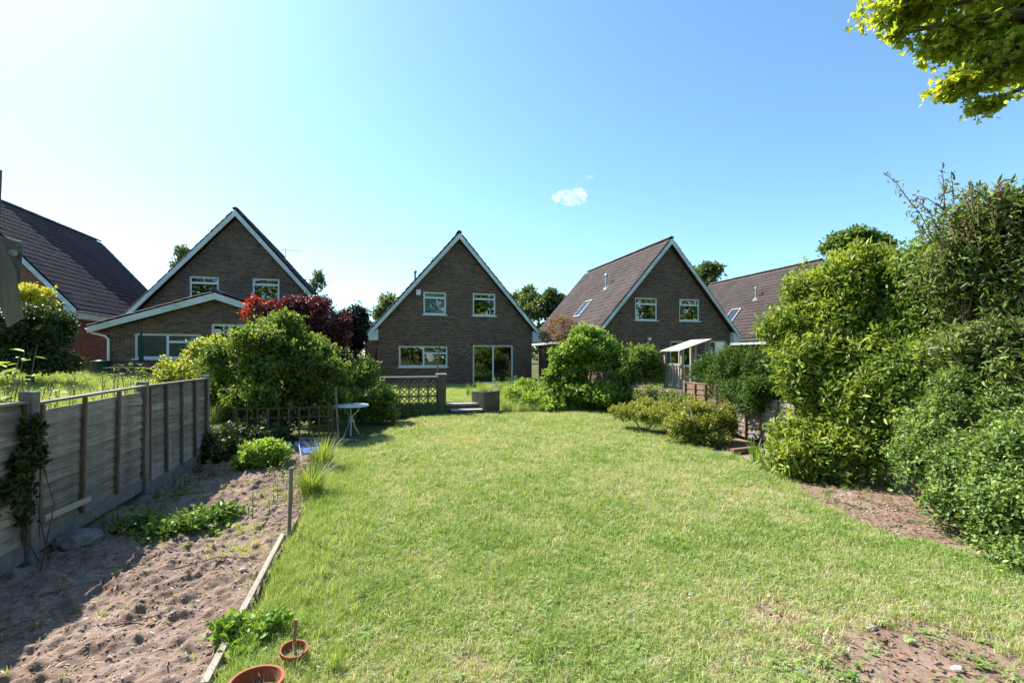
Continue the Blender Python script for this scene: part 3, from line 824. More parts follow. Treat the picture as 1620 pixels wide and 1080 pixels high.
tag(MB().tube([(1.72, 15.1, 1.34), (1.78, 15.12, 1.75), (1.81, 15.12, 2.36)], [.028, .026, .022], 7).build('leaning_pole', M['grey_wood']),
    'thin grey pole standing upright on the screen wall pillar', 'pole')
rw = thing('retaining_steps', 'low concrete steps up to the terrace between screen wall and planter', 'steps', (2.05, 14.6, 0))
MB().box((-.02, .40, -.2), (1.10, .75, .31)).build('riser', M['concrete_old'], rw)
MB().box((-.05, .36, .312), (1.13, .80, .365)).build('upper_tread', M['coping'], rw, bevel=.008)
MB().box((.12, .02, -.2), (1.08, .398, .15)).build('riser', M['concrete_old'], rw)
MB().box((.08, -.02, .152), (1.10, .395, .20)).build('lower_tread', M['coping'], rw, bevel=.008)
pw = thing('planter_wall', 'short dark rendered planter wall right of the steps', 'wall', (3.22, 14.75, 0), math.radians(34))
pw.scale = (.82, .8, 1)
MB().box((0, 0, -.2), (.95, .10, .74)).build('front_wall', M['concrete_old'], pw, bevel=.008)
MB().box((0, .102, -.2), (.10, .72, .735)).build('side_wall', M['concrete_old'], pw, bevel=.008)
MB().box((.85, .102, -.2), (.95, .72, .735)).build('side_wall', M['concrete_old'], pw, bevel=.008)
MB().box((.102, .62, -.2), (.848, .72, .73)).build('back_wall', M['concrete_old'], pw, bevel=.008)
MB().box((.102, .102, -.1), (.848, .618, .66)).build('soil', M['soil'], pw)
for k in range(6):
    p0 = Vector((3.35 + random.uniform(0, .4), 15.1 + random.uniform(0, .25), .66)); dx = random.uniform(.15, .55)
    tag(MB().tube([p0, p0 + Vector((dx * .5, .02, .18)), p0 + Vector((dx, .04, random.uniform(.25, .42)))], [.013, .012, .009], 6).build('garden_cane', M['pale_wood']),
        'bare cane lying on the planter wall beside the steps', 'cane', 'canes on the planter wall')

# ------------------------------------------------------------------ neighbours' things
ph = thing('play_house', 'open timber playhouse with pale sloping roof behind the right fence', 'playhouse', (9.25, 12.7, .22))
PZ = 0.62                                            # roof falls towards -x, open front towards the lawn
for (x, y, h) in ((.05, .05, 1.90), (.05, .95, 1.90), (.55, .05, 2.06), (.62, .95, 2.08), (1.08, .05, 2.22), (1.08, .95, 2.22)):
    MB().box((x - .035, y - .035, -.1), (x + .035, y + .035, h - .02)).build('post', M['pale_wood'], ph)
MB().box((-.02, -.02, PZ), (1.15, 1.03, PZ + .05)).build('deck', M['pale_wood'], ph)
rf = MB().prism([(-.08, 1.855), (1.14, 2.24), (1.14, 2.268), (-.08, 1.885)], -.03, 1.05).build('roof', M['pale_wood'], ph)
for k in range(6): MB().box((-.012, .12 + k * .145, PZ + .06), (.008, .12 + k * .145 + .075, 1.42 + random.uniform(-.02, .02))).build('slat', M['pale_wood'], ph)
MB().box((-.036, .0, 1.38), (-.014, 1.0, 1.46)).build('rail', M['pale_wood'], ph)
MB().box((.09, -.012, .98), (1.12, .012, 1.08)).build('rail', M['pale_wood'], ph)
for k in range(4): MB().box((.12 + k * .24, .99, PZ + .06), (.22 + k * .24, 1.01, 1.35)).build('slat', M['brown_wood'], ph)
wb = thing('water_butt', 'dark green water butt under the extension downpipe', 'water butt', (-9.75, 19.9, .78))
MB().lathe([(0, 0), (.27, 0), (.31, .35), (.31, .6), (.27, .9), (.29, .93), (.29, .96), (0, 1.0)], seg=20).build('barrel', M['green_plastic'], wb, smooth=True)
MB().tube([(0, -.29, .15), (0, -.38, .15), (0, -.39, .1)], .02, 6).build('tap', M['black_plastic'], wb)
pt = thing('patio_table', 'small slatted patio table below the extension window', 'table', (-8.3, 18.7, .85))
for k in range(6): MB().box((-.55 + k * .19, -.4, .66), (-.55 + k * .19 + .17, .4, .69)).build('slat', M['grey_wood'], pt)
for s in (-1, 1):
    MB().tube([(-.4, s * .32, 0), (.35, s * .32, .66)], .022, 6).build('leg', M['grey_wood'], pt)
    MB().tube([(.4, s * .30, 0), (-.35, s * .30, .66)], .022, 6).build('leg', M['grey_wood'], pt)
pp = thing('folded_parasol', 'tall folded green parasol standing by the patio table', 'parasol', (-8.25, 19.3, .85))
MB().tube([(0, 0, 0), (0, 0, 2.05)], .022, 8).build('pole', M['green_plastic'], pp)
MB().lathe([(.03, .85), (.08, .88), (.075, 1.2), (.05, 1.7), (.03, 1.95), (0, 2.0)], seg=10).build('canopy', M['green_cloth'], pp)
MB().lathe([(0, 0), (.25, 0), (.24, .06), (.05, .09), (0, .09)], seg=18).build('base', M['concrete'], pp)
b = MB()
for k in range(26):
    a = random.uniform(0, 6.28); p = [Vector((random.gauss(0, .25), random.gauss(0, .2), 0))]
    for j in range(4): p.append(p[-1] + Vector((math.cos(a) * .16 + random.uniform(-.1, .1), math.sin(a) * .16 + random.uniform(-.1, .1), random.uniform(.02, .26))))
    b.tube(p, [.016, .014, .011, .008, .005], 5)
tag(b.build('brushwood_pile', M['twig'], loc=(-10.6, 19.3, .82)), 'heap of bare cut branches beside the water butt', 'branches')

# ------------------------------------------------------------------ things by the left bush
tr = thing('trellis_panel', 'dark square trellis standing in front of the dark bush', 'trellis', (-2.85, 10.5, 0.03), math.radians(1))
for i in range(10):
    x = i * .195; MB().box((x - .018, -.012, .06), (x + .016, .0, .80)).build('upright_lath', M['trellis_wood'], tr)
for z in (.20, .40, .60, .80): MB().box((-.03, .002, z - .014), (1.80, .014, z + .014)).build('cross_lath', M['trellis_wood'], tr)
for x in (-.06, 1.80): MB().box((x, -.02, -.2), (x + .04, .02, .84)).build('post', M['trellis_wood'], tr)
tag(MB().tube([(-.92, 10.75, -.1), (-.955, 10.75, .65), (-.98, 10.75, 1.22)], [.024, .023, .02], 8).build('tall_stake', M['grey_wood']),
    'tall weathered stake between the trellis and the white table', 'stake')
tb = thing('garden_table', 'round white iron garden table beside the stake', 'table', (-.72, 11.75, 0))
MB().lathe([(0, .70), (.40, .70), (.415, .715), (.40, .735), (0, .735)], seg=32).build('table_top', M['metal_white'], tb)
for k in range(3):
    a = 2.1 * k + .5; c, s = math.cos(a), math.sin(a)
    MB().tube([(c * .22, s * .22, .70), (c * .17, s * .17, .58), (c * .03, s * .03, .46), (c * .05, s * .05, .33), (c * .09, s * .09, .2), (c * .2, s * .2, .0)], .014, 6).build('leg', M['metal_white'], tb)
MB().lathe([(.07, .33), (.085, .345), (.07, .36)], seg=16).build('leg_ring', M['metal_white'], tb)
ch = thing('folded_chair', 'folded blue canvas garden chair lying by the tall grass clump', 'chair', (-1.25, 9.1, .03), .3)
ch.scale = (.75, .7, .8)
MB().box((-.22, -.2, .18), (.22, .22, .21)).build('seat', M['blue_cloth'], ch, rot=(.15, 0, 0))
for s in (-1, 1):
    MB().tube([(s * .24, -.26, 0), (s * .24, .25, .30)], .013, 6).build('frame', M['metal_white'], ch)
    MB().tube([(s * .22, .25, 0), (s * .22, -.25, .32)], .013, 6).build('leg', M['metal_white'], ch)
MB().box((-.22, .24, .28), (.22, .27, .42)).build('backrest', M['blue_cloth'], ch, rot=(-.2, 0, 0))
for i, (x, y, z, lab) in enumerate(((-1.62, 10.05, .03, 'crumpled blue and white bag nearest the blue chair'), (-1.85, 10.15, .03, 'crumpled blue and white bag deepest behind the mint-green bush'))):
    bb = MB(); bm = bmesh.new(); bmesh.ops.create_icosphere(bm, subdivisions=3, radius=.10)
    for v in bm.verts: v.co *= 1 + random.uniform(-.16, .16); v.co.z = max(v.co.z * .9, -.08)
    me = bpy.data.meshes.new('plastic_bag'); bm.to_mesh(me); bm.free(); me.materials.append(M['bluewhite'])
    o = link(bpy.data.objects.new('plastic_bag', me)); o.location = (x, y, z + .08); tag(o, lab, 'bag')
lp = tag(MB().box((-.6, -.06, -.015), (.6, .06, .015)).build('loose_plank', M['grey_wood'], loc=(-1.05, 10.35, .16), rot=(0, .1, .05)), 'grey loose plank on the ground beneath the tall stake', 'plank')

# ------------------------------------------------------------------ front left: edging board, stakes, pots, leaning timber
tag(MB().box((-.022, 2.95, -.1), (.022, 5.22, .075)).build('edging_board', M['edge_wood'], loc=(-.93, 0, 0), rot=(0, .05, 0.012), bevel=.005),
    'pale timber edging board between the soil bed and the lawn', 'edging board')
tag(MB().box((-.018, -.016, -.15), (.018, .016, .75)).build('thin_stake', M['grey_wood'], loc=(-.93, 5.2, 0), rot=(.01, .03, .3)),
    'thin square stake at the far end of the edging board', 'stake')
tag(MB().tube([(-.53, 3.11, .03), (-.515, 3.11, .27)], [.012, .011], 6).build('short_stake', M['brown_wood']), 'short brown stick rising out of the small terracotta pot', 'stake')
def pot(name, label, loc, r, h, tilt=(0, 0, 0)):
    E = thing(name, label, 'plant pot', loc, group='terracotta pots by the edging board'); E.rotation_euler = tilt
    MB().lathe([(0, .0), (r * .68, 0), (r * .92, h * .78), (r * .93, h * .8), (r * 1.03, h * .8), (r * 1.05, h), (r * .93, h), (r * .86, h * .7), (r * .84, h * .62)], seg=32).build('pot_body', M['terracotta'], E, smooth=False)
    MB().lathe([(0, h * .64), (r * .5, h * .66), (r * .88, h * .62)], seg=24).build('soil', M['soil'], E)
    return E
pot('plant_pot', 'smaller terracotta pot holding the short stick', (-.535, 3.1, .0), .078, .105, (.1, .12, 0))
pot('plant_pot', 'larger terracotta pot at the bottom edge with dry soil', (-.66, 2.74, -.02), .132, .185, (-.06, .05, 0))
lt = thing('timber_post', 'weathered timber post with slanting brace and bolted board at the left edge', 'post', (0, 0, 0))
def slab(name, mat, pts, d, th, parent, n=(0, 0)):
    """board whose outline is given at distance d, thickness th going away"""
    A = [at(px, py, d) for px, py in pts]; B = [p + (sum(A, Vector()) / len(A) - camo.location).normalized() * th for p in A]; m = len(A)
    k = MB(); k.add(A + B, [tuple(range(m)), tuple(range(2 * m - 1, m - 1, -1))] + [(i, i + m, (i + 1) % m + m, (i + 1) % m) for i in range(m)])
    return k.build(name, mat, parent, bevel=.006)
slab('post', M['grey_wood'], [(-40, 268), (4, 268), (-8, 560), (-40, 1080), (-95, 1080), (-70, 560)], 2.45, .1, lt)
slab('brace', M['grey_wood'], [(-20, 390), (6, 388), (24, 425), (38, 503), (12, 519), (-4, 470)], 2.28, .09, lt)
slab('board', M['fence'], [(-10, 372), (8, 374), (22, 379), (35, 382), (36, 400), (32, 445), (24, 457), (5, 452), (-10, 440)], 2.40, .025, lt)
c = at(20, 400, 2.385)
MB().lathe([(0, .012), (.012, .010), (.018, 0), (.018, -.01)], seg=12).build('bolt', M['coping'], lt, loc=c, rot=(math.radians(90), 0, -YAW))

pb = at(-70, 1080, 2.45); pb.z = 0
for ch_ in lt.children: ch_.location = Vector(ch_.location) - pb
lt.location = pb

# ------------------------------------------------------------------ right side small things
tl = thing('long_handled_edger', 'long wooden handled lawn edger leaning by the round shrub', 'garden tool', (6.36, 8.2, 0))
MB().tube([(0.02, 0, .08), (-.06, .12, .75), (-.13, .25, 1.0)], [.016, .015, .014], 8).build('handle', M['pale_wood'], tl)
MB().box((-.15, -.05, 0), (.15, .05, .06)).build('head', M['dark_wood'], tl, rot=(0, 0, .2), bevel=.015)
tag(MB().box((-.32, -.05, 0), (.32, .05, .09)).build('timber_offcut', M['brown_wood'], loc=(6.85, 7.45, .02), rot=(0, 0, .12), bevel=.006), 'short brown timber offcut lying under the hedge', 'timber')

# ------------------------------------------------------------------ foliage
DIAMOND = [(0, 0), (.45, .5), (1, 0), (.45, -.5)]
OVAL = [(0, 0), (.22, .42), (.62, .46), (1, 0), (.62, -.46), (.22, -.42)]
MAPLE = [(0, 0), (.05, .30), (-.08, .52), (.25, .42), (.38, .80), (.55, .38), (1.0, 0), (.55, -.38), (.38, -.80), (.25, -.42), (-.08, -.52), (.05, -.30)]
def unit(a): return a / (np.linalg.norm(a, axis=1, keepdims=True) + 1e-9)
def leaves_mesh(name, P, D, N, L, wid, shape, mat, tint, fold=.18, droop=.15):
    D = unit(D); N = unit(N - D * (N * D).sum(1, keepdims=True)); S = np.cross(D, N)
    k = len(shape); n = len(P)
    V = np.empty((n, k, 3))
    for i, (t, s) in enumerate(shape):
        V[:, i] = P + D * (L * t)[:, None] + S * (L * wid * s)[:, None] + N * (L * (fold * abs(s) * wid * 1.5 - droop * t * t))[:, None]
    base = (np.arange(n) * k)[:, None]
    F = np.concatenate([base + np.array([0, i, i + 1])[None] for i in range(1, k - 1)])
    return np_mesh(name, V.reshape(-1, 3), F, mat, np.repeat(tint, k))

def rand_dirs(n, rng):
    return unit(rng.normal(size=(n, 3)))

def spray(lobes, K, m, size, wid, shape, mat, name, rng, twig=.3, up=.45, out=.5, rnd=.6, droop=.15, tmean=.5, tspread=.22, inner=.3, fold=.18, flat=0.0, minz=0.03, hfun=None, toptint=0.0, lumpy=.66):
    """K twigs spread over the lobes' outer shells, m leaves along each twig"""
    lobes = np.array(lobes, float)                     # cx cy cz rx ry rz
    w = (lobes[:, 3] * lobes[:, 5]) ** 1.0; w /= w.sum()
    KK = int(K * 1.9)
    li = rng.choice(len(lobes), KK, p=w)
    d = rand_dirs(KK, rng); d[:, 2] = np.where(d[:, 2] < -.5, -d[:, 2] * .6, d[:, 2]); d = unit(d)
    lump = 1 - lumpy * .5 + lumpy * vnoise(d[:, 0] * 3 + li * 5.1, d[:, 1] * 3 + d[:, 2] * 4, .9, int(rng.integers(99)))
    long_ = np.where(rng.random(KK) < .12, rng.uniform(1.0, 1.16, KK), 1.0)
    inn = rng.random(KK) < inner
    rad = np.where(inn, rng.uniform(.35, .8, KK), rng.uniform(.80, 1.04, KK) * long_) * lump
    tip = lobes[li, :3] + d * lobes[li, 3:] * rad[:, None]
    # drop most tips buried inside another lobe
    q = np.ones(KK) * 9
    for j in range(len(lobes)):
        e = np.linalg.norm((tip - lobes[j, :3]) / lobes[j, 3:], axis=1); e[li == j] = 9; q = np.minimum(q, e)
    keep = ((q > .72) | (rng.random(KK) < .25)) & (tip[:, 2] > H(tip[:, 0], tip[:, 1]) + minz)
    idx = np.nonzero(keep)[0][:K]; tip, d, li, inn = tip[idx], d[idx], li[idx], inn[idx]; K = len(idx)
    outd = unit(d * out + np.array([0, 0, up]) + rng.normal(size=(K, 3)) * .35)
    t = rng.random((K, m)) ** .8
    tw = twig * rng.uniform(.6, 1.3, K)
    P = tip[:, None] - outd[:, None] * (tw[:, None] * (1 - t))[..., None] + rng.normal(size=(K, m, 3)) * (size * .35)
    side = rng.normal(size=(K, m, 3))
    D = outd[:, None] * (.45 + .4 * t[..., None]) + side * .62 + np.array([0, 0, -droop])
    N = np.array([0, 0, 1.0]) * (.55 + flat) + d[:, None] * .45 + rng.normal(size=(K, m, 3)) * rnd * (1 - flat * .5)
    L = size * rng.uniform(.5, 1.4, (K, m)) * np.where(inn, 1.25, 1)[:, None]
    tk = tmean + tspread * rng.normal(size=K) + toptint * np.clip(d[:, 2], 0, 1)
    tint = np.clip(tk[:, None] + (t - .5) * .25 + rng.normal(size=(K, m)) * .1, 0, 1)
    P, D, N = P.reshape(-1, 3), D.reshape(-1, 3), N.reshape(-1, 3)
    me = leaves_mesh(name, P, D, N, L.ravel(), wid, shape, mat, tint.ravel(), fold, droop)
    return me, tip, d

def stems(base, lobes, rng, r=.05, mat=None, name='stem', trunk_h=None, fork=3, twigs=0, tips=None, seg=6):
    b = MB(); base = Vector(base)
    top = base + Vector((0, 0, trunk_h)) if trunk_h else base
    if trunk_h:
        b.tube([base + Vector((0, 0, -.2)), base + Vector((.02, .01, trunk_h * .5)), top], [r * 1.25, r, r * .85], 8)
    for lb in lobes:
        c = Vector(lb[:3]); mid = (top + c) / 2 + Vector(rng.normal(size=3) * .12 * (c - top).length * .5)
        rr = r * (.7 if trunk_h else .6)
        s0 = top - Vector((0, 0, .05)) if trunk_h else base + Vector((*(rng.normal(size=2) * .12), -.08))
        b.tube([s0, mid, c], [rr, rr * .7, rr * .35], seg)
        for k in range(fork):
            dd = Vector(rand_dirs(1, rng)[0] * np.array(lb[3:])); dd.z = abs(dd.z) * .9
            b.tube([mid.lerp(c, rng.uniform(.2, .9)), c + dd * .5 + Vector(rng.normal(size=3) * .05), c + dd * rng.uniform(.85, 1.12)], [rr * .4, rr * .26, rr * .1], 5)
    return b

def lob(px, py, d, rx, rz, ry=None):
    c = at(px, py, d); return (c.x, c.y, c.z, rx, ry or rx, rz)

def plant(name, label, cat, lobes, K, m, size, wid, shape, mat, seed, r=.04, trunk_h=None, base=None, part='foliage', group=None, barkmat=None, fork=5, stemname=None, rough=4, **kw):
    rng = np.random.default_rng(seed)
    L = np.array(lobes)
    if rough:
        sub = []
        for lb in lobes:
            for k in range(rough):
                v = rand_dirs(1, rng)[0]; v[2] = abs(v[2]) * .9 - .15; f = rng.uniform(.28, .5)
                sub.append((lb[0] + v[0] * lb[3] * .82, lb[1] + v[1] * lb[4] * .82, lb[2] + v[2] * lb[5] * .82, lb[3] * f, lb[4] * f, lb[5] * f * 1.1))
        lobes = [(*lb[:3], lb[3] * .84, lb[4] * .84, lb[5] * .84) for lb in lobes]
        main, lobes = lobes, lobes + sub
    else: main = lobes
    if base is None:
        x, y = L[:, 0].mean(), L[:, 1].mean(); base = (x, y)
    z = float(H(base[0], base[1])); base = (base[0], base[1], z)
    E = thing(name, label, cat, base, group=group)
    me, tip, d = spray(lobes, K, m, size, wid, shape, mat, part, rng, **kw)
    me.transform(Matrix.Translation((-base[0], -base[1], -base[2])))
    link(bpy.data.objects.new(part, me), E)
    st = stems(base, main, rng, r, trunk_h=trunk_h, fork=fork)
    st.v = [(p[0] - base[0], p[1] - base[1], p[2] - base[2]) for p in st.v]
    st.build(stemname or ('trunk' if trunk_h else 'stem'), barkmat or M['bark'], E, smooth=True)
    return E

M['l_elder'] = m_leaf('elder_leaf', (0.05, 0.095, 0.016), (0.115, 0.195, 0.034), (0.29, 0.37, 0.07))
M['l_yellow'] = m_leaf('golden_leaf', (0.240, 0.300, 0.045), (0.450, 0.480, 0.060), (0.750, 0.675, 0.090), .45)
M['l_copper'] = m_leaf('copper_leaf', (0.035, 0.015, 0.017), (0.085, 0.028, 0.03), (0.20, 0.06, 0.052), .33, tcol=(1.35, .7, .6))
M['l_red'] = m_leaf('scarlet_leaf', (0.2, 0.03, 0.02), (0.38, 0.06, 0.03), (0.5, 0.12, 0.05), .4, tcol=(1.3, .8, .5))
M['l_mid'] = m_leaf('shrub_leaf', (0.060, 0.115, 0.022), (0.135, 0.230, 0.042), (0.30, 0.40, 0.085))
M['l_light'] = m_leaf('fresh_leaf', (0.105, 0.180, 0.030), (0.195, 0.315, 0.053), (0.330, 0.465, 0.083), .45)
M['l_dark'] = m_leaf('evergreen_leaf', (0.02, 0.042, 0.011), (0.04, 0.075, 0.018), (0.08, 0.125, 0.03), .2, .5, .3)
M['l_laurel'] = m_leaf('laurel_leaf', (0.07, 0.13, 0.022), (0.175, 0.265, 0.042), (0.42, 0.48, 0.085), .42, .48, .38)
M['l_budd'] = m_leaf('grey_green_leaf', (0.08, 0.125, 0.03), (0.15, 0.21, 0.06), (0.28, 0.34, 0.12), .4)
M['l_snow'] = m_leaf('blue_green_leaf', (0.055, 0.11, 0.026), (0.125, 0.215, 0.05), (0.29, 0.39, 0.10), .38, .48, .38)
M['l_conifer'] = m_leaf('conifer_spray', (0.03, 0.072, 0.011), (0.06, 0.125, 0.018), (0.125, 0.21, 0.034), .25, .55, .25)
M['l_box'] = m_leaf('golden_box_leaf', (0.112, 0.150, 0.024), (0.210, 0.255, 0.038), (0.405, 0.405, 0.060), .35)
M['l_maple'] = m_leaf('maple_leaf', (0.22, 0.29, 0.04), (0.36, 0.42, 0.06), (0.52, 0.55, 0.10), .66, .5, .35, tcol=(1.25, 1.2, .5))
M['l_far'] = m_leaf('far_tree_leaf', (0.06, 0.10, 0.03), (0.11, 0.16, 0.045), (0.19, 0.24, 0.08), .4)
M['l_conifar'] = m_leaf('far_conifer_needle', (0.016, 0.028, 0.016), (0.028, 0.045, 0.024), (0.05, 0.07, 0.035), .2)
M['l_brown'] = m_leaf('brownish_leaf', (0.150, 0.112, 0.068), (0.270, 0.165, 0.105), (0.390, 0.225, 0.150), .35)
M['l_straw'] = m_leaf('straw', (0.22, 0.15, 0.09), (0.38, 0.30, 0.19), (0.5, 0.42, 0.30), .3)
M['l_mint'] = m_leaf('mint_leaf', (0.120, 0.225, 0.038), (0.195, 0.330, 0.053), (0.315, 0.465, 0.083), .4)
M['l_weed'] = m_leaf('weed_leaf', (0.120, 0.195, 0.038), (0.225, 0.330, 0.060), (0.405, 0.480, 0.120), .45)
M['l_bramble'] = m_leaf('bramble_leaf', (0.075, 0.150, 0.030), (0.135, 0.240, 0.045), (0.240, 0.345, 0.075), .35, .4, .4)

# left side
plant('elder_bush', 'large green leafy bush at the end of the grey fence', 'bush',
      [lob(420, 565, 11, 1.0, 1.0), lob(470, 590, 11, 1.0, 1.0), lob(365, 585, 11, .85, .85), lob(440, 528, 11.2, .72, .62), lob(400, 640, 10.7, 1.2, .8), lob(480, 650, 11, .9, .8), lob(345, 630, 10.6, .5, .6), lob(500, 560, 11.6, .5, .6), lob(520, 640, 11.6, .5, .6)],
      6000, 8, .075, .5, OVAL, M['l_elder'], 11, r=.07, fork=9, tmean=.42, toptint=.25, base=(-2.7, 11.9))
plant('golden_shrub', 'yellow-green spreading shrub rising behind the last fence panel', 'shrub',
      [lob(300, 588, 12.2, .75, .5), lob(345, 556, 12.2, .6, .5), lob(275, 606, 12.4, .5, .35), lob(330, 610, 12, .7, .5)], 1300, 8, .085, .5, OVAL, M['l_yellow'], 12, r=.04, tmean=.22, tspread=.18)
plant('copper_tree', 'dark red copper-leaved small tree behind the green bush', 'tree',
      [lob(432, 498, 14, .72, .55), lob(480, 500, 14.3, .95, .70), lob(524, 532, 14.3, .7, .8), lob(490, 565, 14, 1.1, 1.0), lob(530, 590, 14, .6, .7), lob(455, 530, 14.2, .8, .7)],
      3600, 8, .075, .55, OVAL, M['l_copper'], 13, r=.09, trunk_h=1.1, part='crown', tmean=.4, toptint=.25)
plant('scarlet_shrub', 'small scarlet-leaved shoots in front of the extension gable', 'shrub', [lob(402, 480, 14, .30, .22), lob(420, 486, 14, .28, .2), lob(392, 495, 14, .22, .2)], 110, 7, .1, .4, OVAL, M['l_red'], 14, r=.02, fork=1, base=(-4.0, 15.0))
plant('leafy_shrub', 'bushy green shrub beside the screen-block wall', 'shrub',
      [lob(572, 598, 13.2, .6, .65), lob(603, 625, 12.9, .38, .5), lob(555, 640, 12.8, .65, .6), lob(604, 655, 13, .5, .4), lob(535, 600, 13.5, .5, .6)], 2600, 8, .06, .55, OVAL, M['l_mid'], 15, tmean=.5, toptint=.3)
plant('clipped_evergreen', 'dark round-topped evergreen in front of the leftmost house', 'tree',
      [lob(40, 520, 13, 1.05, .95), lob(82, 535, 13, .52, .6), lob(5, 560, 13, .9, .9), lob(55, 575, 13, .85, .6)], 4200, 8, .07, .6, OVAL, M['l_dark'], 16, r=.09, trunk_h=.7, part='crown', tmean=.45, toptint=.3, twig=.18)
plant('golden_bush', 'bright yellow-leaved bush on top of the dark evergreen', 'bush', [lob(50, 462, 14.2, .5, .3), lob(28, 474, 14.2, .45, .35), lob(68, 478, 14.2, .3, .25)], 700, 8, .07, .5, OVAL, M['l_yellow'], 17, tmean=.7, base=(-10.4, 17.6))
plant('mint_bush', 'low rounded bright green bush on the soil bed before the trellis', 'bush', [lob(415, 716, 7.9, .38, .28), lob(395, 728, 7.7, .25, .2), lob(438, 722, 7.8, .22, .22)], 900, 8, .055, .6, OVAL, M['l_mint'], 18, r=.012, tmean=.6, toptint=.3, twig=.14, up=.7)
plant('shade_plants', 'dark leafy undergrowth at the foot of the fence end', 'plants', [lob(330, 715, 8.4, .5, .35), lob(290, 735, 8.2, .35, .25), lob(365, 700, 8.8, .5, .4), lob(420, 690, 9.2, .4, .3)], 900, 8, .07, .55, OVAL, M['l_dark'], 19, r=.012, tmean=.5)
plant('bramble', 'sprawling bramble with lit leaves across the soil bed', 'bramble',
      [lob(300, 835, 4.95, .30, .20), lob(250, 845, 4.85, .28, .20), lob(345, 815, 5.25, .26, .18), lob(215, 835, 5.0, .22, .20), lob(260, 880, 4.6, .25, .14), lob(350, 850, 4.95, .2, .12), lob(310, 875, 4.65, .25, .12), lob(240, 895, 4.45, .2, .1)], 600, 5, .062, .62, OVAL, M['l_bramble'], 20, r=.010, barkmat=M['twig'], tmean=.55, tspread=.3, flat=.3, twig=.22, minz=.01, inner=.2)
plant('rose_plant', 'leafy young plant growing beside the terracotta pots', 'plant', [lob(385, 1030, 2.95, .14, .13), lob(410, 1000, 3.05, .14, .12), lob(365, 1000, 3.05, .13, .13), lob(400, 1055, 2.9, .16, .10), lob(430, 980, 3.15, .1, .08)], 190, 6, .042, .6, OVAL, M['l_mint'], 21, r=.006, fork=2, twig=.12, tmean=.55, minz=.01)
iv = plant('ivy', 'ivy climbing the fence post at the left edge', 'ivy', [(-3.02, 5.10, .95, .08, .17, .2), (-3.02, 5.0, .72, .07, .16, .2), (-3.02, 5.14, 1.2, .05, .08, .2), (-3.02, 5.06, .5, .05, .08, .12)], 210, 6, .045, .75, OVAL, M['l_dark'], 22, r=.010, base=(-3.0, 5.1), tmean=.5, twig=.1, inner=.1)
def weeds(name, label, spots, seed, size, K, m, mat, group=None, hgt=.6):
    """upright leafy stems"""
    rng = np.random.default_rng(seed); out = None
    E = None
    P, D, N, L, T = [], [], [], [], []; b = MB()
    x0, y0 = spots[0][0], spots[0][1]; z0 = float(H(x0, y0))
    for (x, y, h) in spots:
        z = float(H(x, y)); lean = rng.normal(size=2) * .10 * h
        pts = [Vector((x, y, z - .03)), Vector((x + lean[0] * .4, y + lean[1] * .4, z + h * .5)), Vector((x + lean[0], y + lean[1], z + h))]
        b.tube([p - Vector((x0, y0, z0)) for p in pts], [.006 + .004 * h, .005, .003], 5)
        for k in range(m):
            t = rng.uniform(.12, 1.0); a = rng.uniform(0, 6.283)
            p = pts[0].lerp(pts[1], t * 2) if t < .5 else pts[1].lerp(pts[2], t * 2 - 1)
            P.append(p); D.append((math.cos(a), math.sin(a), rng.uniform(.0, .6))); N.append((rng.normal() * .25, rng.normal() * .25, 1)); L.append(size * rng.uniform(.5, 1.2) * (1.15 - .5 * t)); T.append(rng.uniform(.2, .9))
    E = thing(name, label, 'weeds' if len(spots) > 3 else 'plant', (x0, y0, z0), group=group)
    me = leaves_mesh('foliage', np.array(P), np.array(D), np.array(N), np.array(L), .42, OVAL, mat, np.array(T), droop=.3)
    me.transform(Matrix.Translation((-x0, -y0, -z0))); link(bpy.data.objects.new('foliage', me), E)
    b.build('stem', M['twig'], E); return E
rw_ = random.Random(5)
weeds('tall_weed', 'single tall weed rising above the fence top near the left edge', [(-3.55, 5.75, 1.62)], 31, .15, 1, 26, M['l_weed'])
weeds('nettle_patch', 'broad-leaved weeds spilling over the fence top beside the ivy', [(-3.5 + rw_.uniform(-.25, .12), 4.6 + rw_.uniform(0, 1.2), rw_.uniform(1.35, 1.8)) for k in range(36)], 32, .17, 1, 16, M['l_weed'])
weeds('dock_weeds', 'leafy weeds along the neighbour side of the second panel', [(-3.7 + rw_.uniform(-.5, .2), 6.3 + rw_.uniform(0, 3.2), rw_.uniform(1.2, 1.5)) for k in range(40)], 33, .10, 1, 16, M['l_light'])
weeds('terrace_weeds', 'tall pale weeds growing behind the planter wall', [(3.0 + rw_.uniform(0, .9), 15.8 + rw_.uniform(0, 2), rw_.uniform(.25, .6)) for k in range(20)], 34, .12, 1, 14, M['l_light'])
weeds('bank_weeds', 'tangled weeds on the bank below the sliding door', [(4.3 + rw_.uniform(0, 3.0), 15.0 + rw_.uniform(0, 4.2), rw_.uniform(.3, .75)) for k in range(190)], 35, .13, 1, 18, M['l_light'])
weeds('wall_foot_weeds', 'dark weeds at the foot of the screen-block wall', [(.1 + rw_.uniform(0, 1.9), 14.4 + rw_.uniform(0, .55), rw_.uniform(.15, .45)) for k in range(50)], 36, .09, 1, 12, M['l_mid'])
weeds('fence_foot_weeds', 'shaded seedlings at the foot of the fence', [(-2.95 + rw_.uniform(0, .5), 5.4 + rw_.uniform(0, 3.4), rw_.uniform(.1, .4)) for k in range(34)], 37, .09, 1, 12, M['l_mid'])
weeds('bed_seedlings', 'green seedlings around the far end of the soil bed', [(-1.7 + rw_.uniform(0, .85), 6.0 + rw_.uniform(0, 2.3), rw_.uniform(.06, .28)) for k in range(60)], 38, .06, 1, 10, M['l_mint'])

